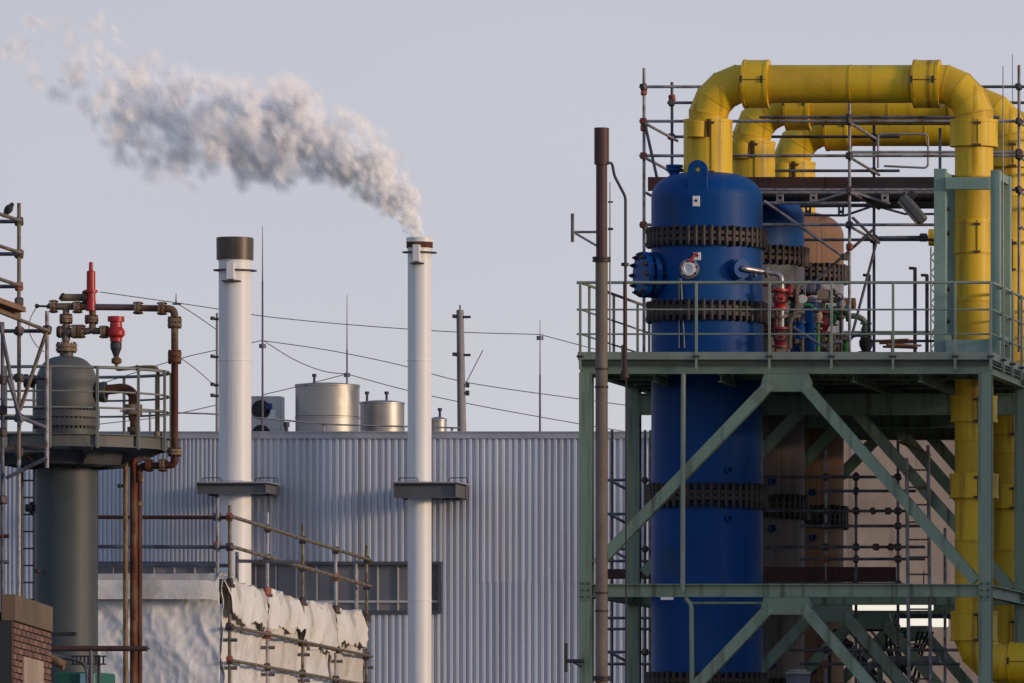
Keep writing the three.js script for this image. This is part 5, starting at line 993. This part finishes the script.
// ------------------------------------------------------------------ sheeted scaffold in the middle
{
  const D0 = 120, D1 = 137.2, a = P(222, 0, D0), b = P(360, 0, D1), yAt = py => Y(py, D0);
  const dir = new V3(b.x - a.x, 0, b.z - a.z), len = dir.length(); dir.normalize();
  const outw = new V3(-dir.z, 0, dir.x); if (outw.x < 0) outw.negate();
  const at = (u, y, o = 0) => new V3(a.x, 0, a.z).addScaledVector(dir, u * len).addScaledVector(outw, o).setY(y);
  const t = thing('sheeted_scaffold', 'tube scaffold with red couplers around the white tarpaulin enclosure', 'scaffold', at(.5, 0));
  for (let k = 0; k <= 4; k++) {
    const top = [503, 508, 506, 503, 508][k], y = yAt(top) + (k === 0 ? .1 : 0), o = .1;
    tubeP(t, 'standard', at(k / 4, 0, o), at(k / 4, yAt(k === 0 ? 505 : 500), o), k % 2 ? mt.scaf : mt.scafWarm);
    if (k % 4 === 0) tubeP(t, 'standard', at(k / 4, 0, -.06), at(k / 4, yAt(k ? 509 : 498), -.06), mt.scaf);
    for (const q of [517, 547, 582, 627, 660]) couple(t, at(k / 4, yAt(q), o), rnd() < .3);
    tubeP(t, 'transom', at(k / 4, yAt(586), -.02), at(k / 4, yAt(586), .17), mt.scafDark); tubeP(t, 'transom', at(k / 4, yAt(640), -.02), at(k / 4, yAt(640), .2), mt.scafDark); tubeP(t, 'transom', at(k / 4, yAt(668), -.02), at(k / 4, yAt(668), .2), mt.scafDark);
  }
  for (const q of [517, 547]) tubeP(t, 'ledger', at(-.01, yAt(q), .15), at(1.01, yAt(q), .15), mt.scafWarm, TR * 1.15);
  for (const q of [627, 661]) tubeP(t, 'ledger', at(-.01, yAt(q), .16), at(1.01, yAt(q), .16), mt.scafWarm);
  for (const [q, m] of [[517, mt.rustDark], [546.5, mt.scafDark], [565, mt.scafDark]]) tubeP(t, 'ledger', P(60, q, D0 + .6), P(230, q + .6, D0 + .1), m, TR * 1.1);
  for (const p of [217.5]) for (const q of [517, 546, 600, 627, 662]) couple(t, P(p, q, D0 + .4), q === 627 || q === 546);
  // far short rail behind
  tubeP(t, 'ledger', P(236, 561, D0 + 3), P(300, 562, D0 + 3), mt.scafDark); tubeP(t, 'standard', P(237, 620, D0 + 3), P(237, 552, D0 + 3), mt.scafDark);

  // sheets: a grid with folds; u along, v down
  const sheet = (name, label, fn, nu, nv, mat, group, thick = .012) => {
    const pos = [], idx = [], n = (nu + 1) * (nv + 1);
    for (let j = 0; j <= nv; j++) for (let i = 0; i <= nu; i++) { const p = fn(i / nu, j / nv); pos.push(p.x, p.y, p.z); }
    for (let j = 0; j < nv; j++) for (let i = 0; i < nu; i++) { const q = j * (nu + 1) + i; idx.push(q, q + nu + 1, q + 1, q + 1, q + nu + 1, q + nu + 2); }
    const g = new THREE.BufferGeometry(); g.setAttribute('position', new THREE.Float32BufferAttribute(pos, 3)); g.setIndex(idx); g.computeVertexNormals();
    const nn = g.attributes.normal, back = []; for (let i = 0; i < n; i++) back.push(pos[3 * i] - nn.getX(i) * thick, pos[3 * i + 1] - nn.getY(i) * thick, pos[3 * i + 2] - nn.getZ(i) * thick);
    const all = pos.concat(back), id2 = idx.slice(); for (let k = 0; k < idx.length; k += 3) id2.push(idx[k] + n, idx[k + 2] + n, idx[k + 1] + n);
    const edge = (p, q) => id2.push(p, q, p + n, q, q + n, p + n);
    for (let i = 0; i < nu; i++) { edge(i, i + 1); edge(nv * (nu + 1) + i + 1, nv * (nu + 1) + i); } for (let j = 0; j < nv; j++) { edge((j + 1) * (nu + 1), j * (nu + 1)); edge(j * (nu + 1) + nu, (j + 1) * (nu + 1) + nu); }
    const G = new THREE.BufferGeometry(); G.setAttribute('position', new THREE.Float32BufferAttribute(all, 3)); G.setIndex(id2); G.computeVertexNormals(); G.setAttribute('uv', new THREE.Float32BufferAttribute(new Float32Array(all.length / 3 * 2), 2));
    return single(name, label, 'tarpaulin', G, mat, undefined, group);
  };
  const ridge = (x, y, z) => { const n = noise.noise(x, y, z); return 1 - Math.abs(n) * 2; };
  const grp = 'tarpaulins hung on the scaffold';
  // lower side sheets, one per bay
  const words = ['nearest', 'second', 'third', 'farthest'];
  for (let k = 0; k < 4; k++) {
    sheet('tarpaulin', `grey-white sheet low on the scaffold side, ${words[k]} bay from the front corner`, (u, v) => { const U = (k - .015 + u * 1.02) / 4, y = yAt(580) + (.6 - yAt(580)) * v, w = u * 4.3, h = v * 5.4; const sag = Math.sin(u * Math.PI) * .10; return at(U, y, -.07 + sag * .4 + .07 * ridge(w * .9 + k * 7, h * .55, 1.3) + .06 * ridge(w * 2.1 + k * 3, h * 1.3, 4.1) + .03 * noise.noise(w * 6, h * 5, k)); }, 46, 60, k % 2 ? mt.tarpGrey : mt.tarp, grp);
    // upper draped covers
    const dip = [.40, .34, .50, .40][k], jag = 3.1 * k;
    sheet('tarpaulin_cover', `cream cover draped over the scaffold top, ${words[k]} bay from the front corner`, (u, v) => {
      const U = (k - .015 + u * 1.0) / 4, w = u * 4.3, top = yAt(578.5) + .05 * noise.noise(w * 1.1, k * 5, 0) - .05 * Math.sin(u * Math.PI);
      const drop = (dip + .14 * noise.noise(w * .8 + jag, 2.2, 0) + .05 * noise.noise(w * 3.1 + jag, 5.2, 0)) * 1.3;
      const s = v * (.75 + drop); let o, y;
      if (s < .75) { o = -.72 + s; y = top + .06 * ridge(w * .8 + jag, s * 2, 2) + .03 * noise.noise(w * 3, s * 4, k); }
      else { const q = s - .75, f = Math.min(1, q * 3); o = .03 + .05 * Math.sin(Math.min(1, q * 4) * 1.57) + (.05 * ridge(w * .7 + q * 1.4 + jag, q * 1.1, 5) + .035 * ridge(w * 1.9 - q * 2.2 + jag, q * 2.1, 8) + .012 * noise.noise(w * 7, q * 6, k)) * f; y = top - q - .03 * noise.noise(w * 1.3, q * 2, k + 3); }
      return at(U, y, o + .012 * (k % 2));
    }, 60, 60, mt.tarpWhite, grp);
  }
  // front sheet facing the lens, with its stiff top flap
  const fx0 = X(60, D0), fx1 = X(221, D0), W = fx1 - fx0;
  sheet('tarpaulin', 'large creased silver-grey sheet on the enclosure front behind the downpipes', (u, v) => { const y = yAt(592) + (.4 - yAt(592)) * v, w = u * W, h = v * 5; const fold = (x2, y2, z2) => 1 - Math.min(1, Math.abs(noise.noise(x2, y2, z2)) * 3.2); const d = .12 * noise.noise(w * .6 + 3, h * .5, 2.2) + .035 * fold(w * .9 + h * .8, h * .4 - w * .35, 7.7) + .022 * fold(w * 1.7 - h * 1.5, h * .9 + w * .5, 3.2) + .010 * fold(w * 4.2 + h * 2.4, h * 2.2 - w * 1.4, 9.1) + .004 * fold(w * 8 - h * 5, h * 5 + w * 3, 5.3) + .008 * noise.noise(w * 9, h * 9, 1); return new V3(fx0 + w, y, -D0 + .05 + d); }, 150, 170, mt.tarpFront, grp);
  const fl = thing('roof_flap', 'pale stiff sheet flap folded over the top of the enclosure front', 'tarpaulin', new V3((fx0 + fx1) / 2, yAt(597), -D0));
  const flapG = (() => { const nu = 60, nv = 10, pos = [], idx = []; for (let j = 0; j <= nv; j++) for (let i = 0; i <= nu; i++) { const u = i / nu, v = j / nv, w = u * (W + .03), s = v * 1.3; const e = Math.max(0, u - .9) * 10; const y = (s < .95 ? yAt(574) + .012 * noise.noise(w * 2, s * 2, 3) : yAt(574) - (s - .95) * .98) - e * .08 * noise.noise(u * 20, 1, v * 2), z = -D0 + (s < .95 ? -.66 + s * .95 : .27 + .015 * noise.noise(w * 1.5, s * 2, 8) - e * .05); pos.push(fx0 + w - (s > .95 ? (s - .95) * .05 : 0), y, z); } for (let j = 0; j < nv; j++) for (let i = 0; i < nu; i++) { const q = j * (nu + 1) + i; idx.push(q, q + nu + 1, q + 1, q + 1, q + nu + 1, q + nu + 2); } const g = new THREE.BufferGeometry(); g.setAttribute('position', new THREE.Float32BufferAttribute(pos, 3)); g.setIndex(idx); g.computeVertexNormals(); g.setAttribute('uv', new THREE.Float32BufferAttribute(new Float32Array(pos.length / 3 * 2), 2)); return g; })();
  part('sheet', flapG, mt.tarpWhite, fl);
  part('hem_batten', box(fx0, fx1 - .3, yAt(598.2), yAt(596.8), -D0 + .22, -D0 + .255), mt.acBody, fl);
  // roof of the enclosure, closing it from above
  const rf = sheet('tarpaulin', 'pale roof sheet stretched over the top of the enclosure', (u, v) => { const p = at(v, yAt(579), -.6), x = fx0 + (p.x - fx0) * u; return new V3(x, yAt(579) - .05 + .03 * noise.noise(u * 9, v * 14, 2), p.z - .5); }, 30, 60, mt.tarpWhite, grp);
}
renderer.render(scene, camera);
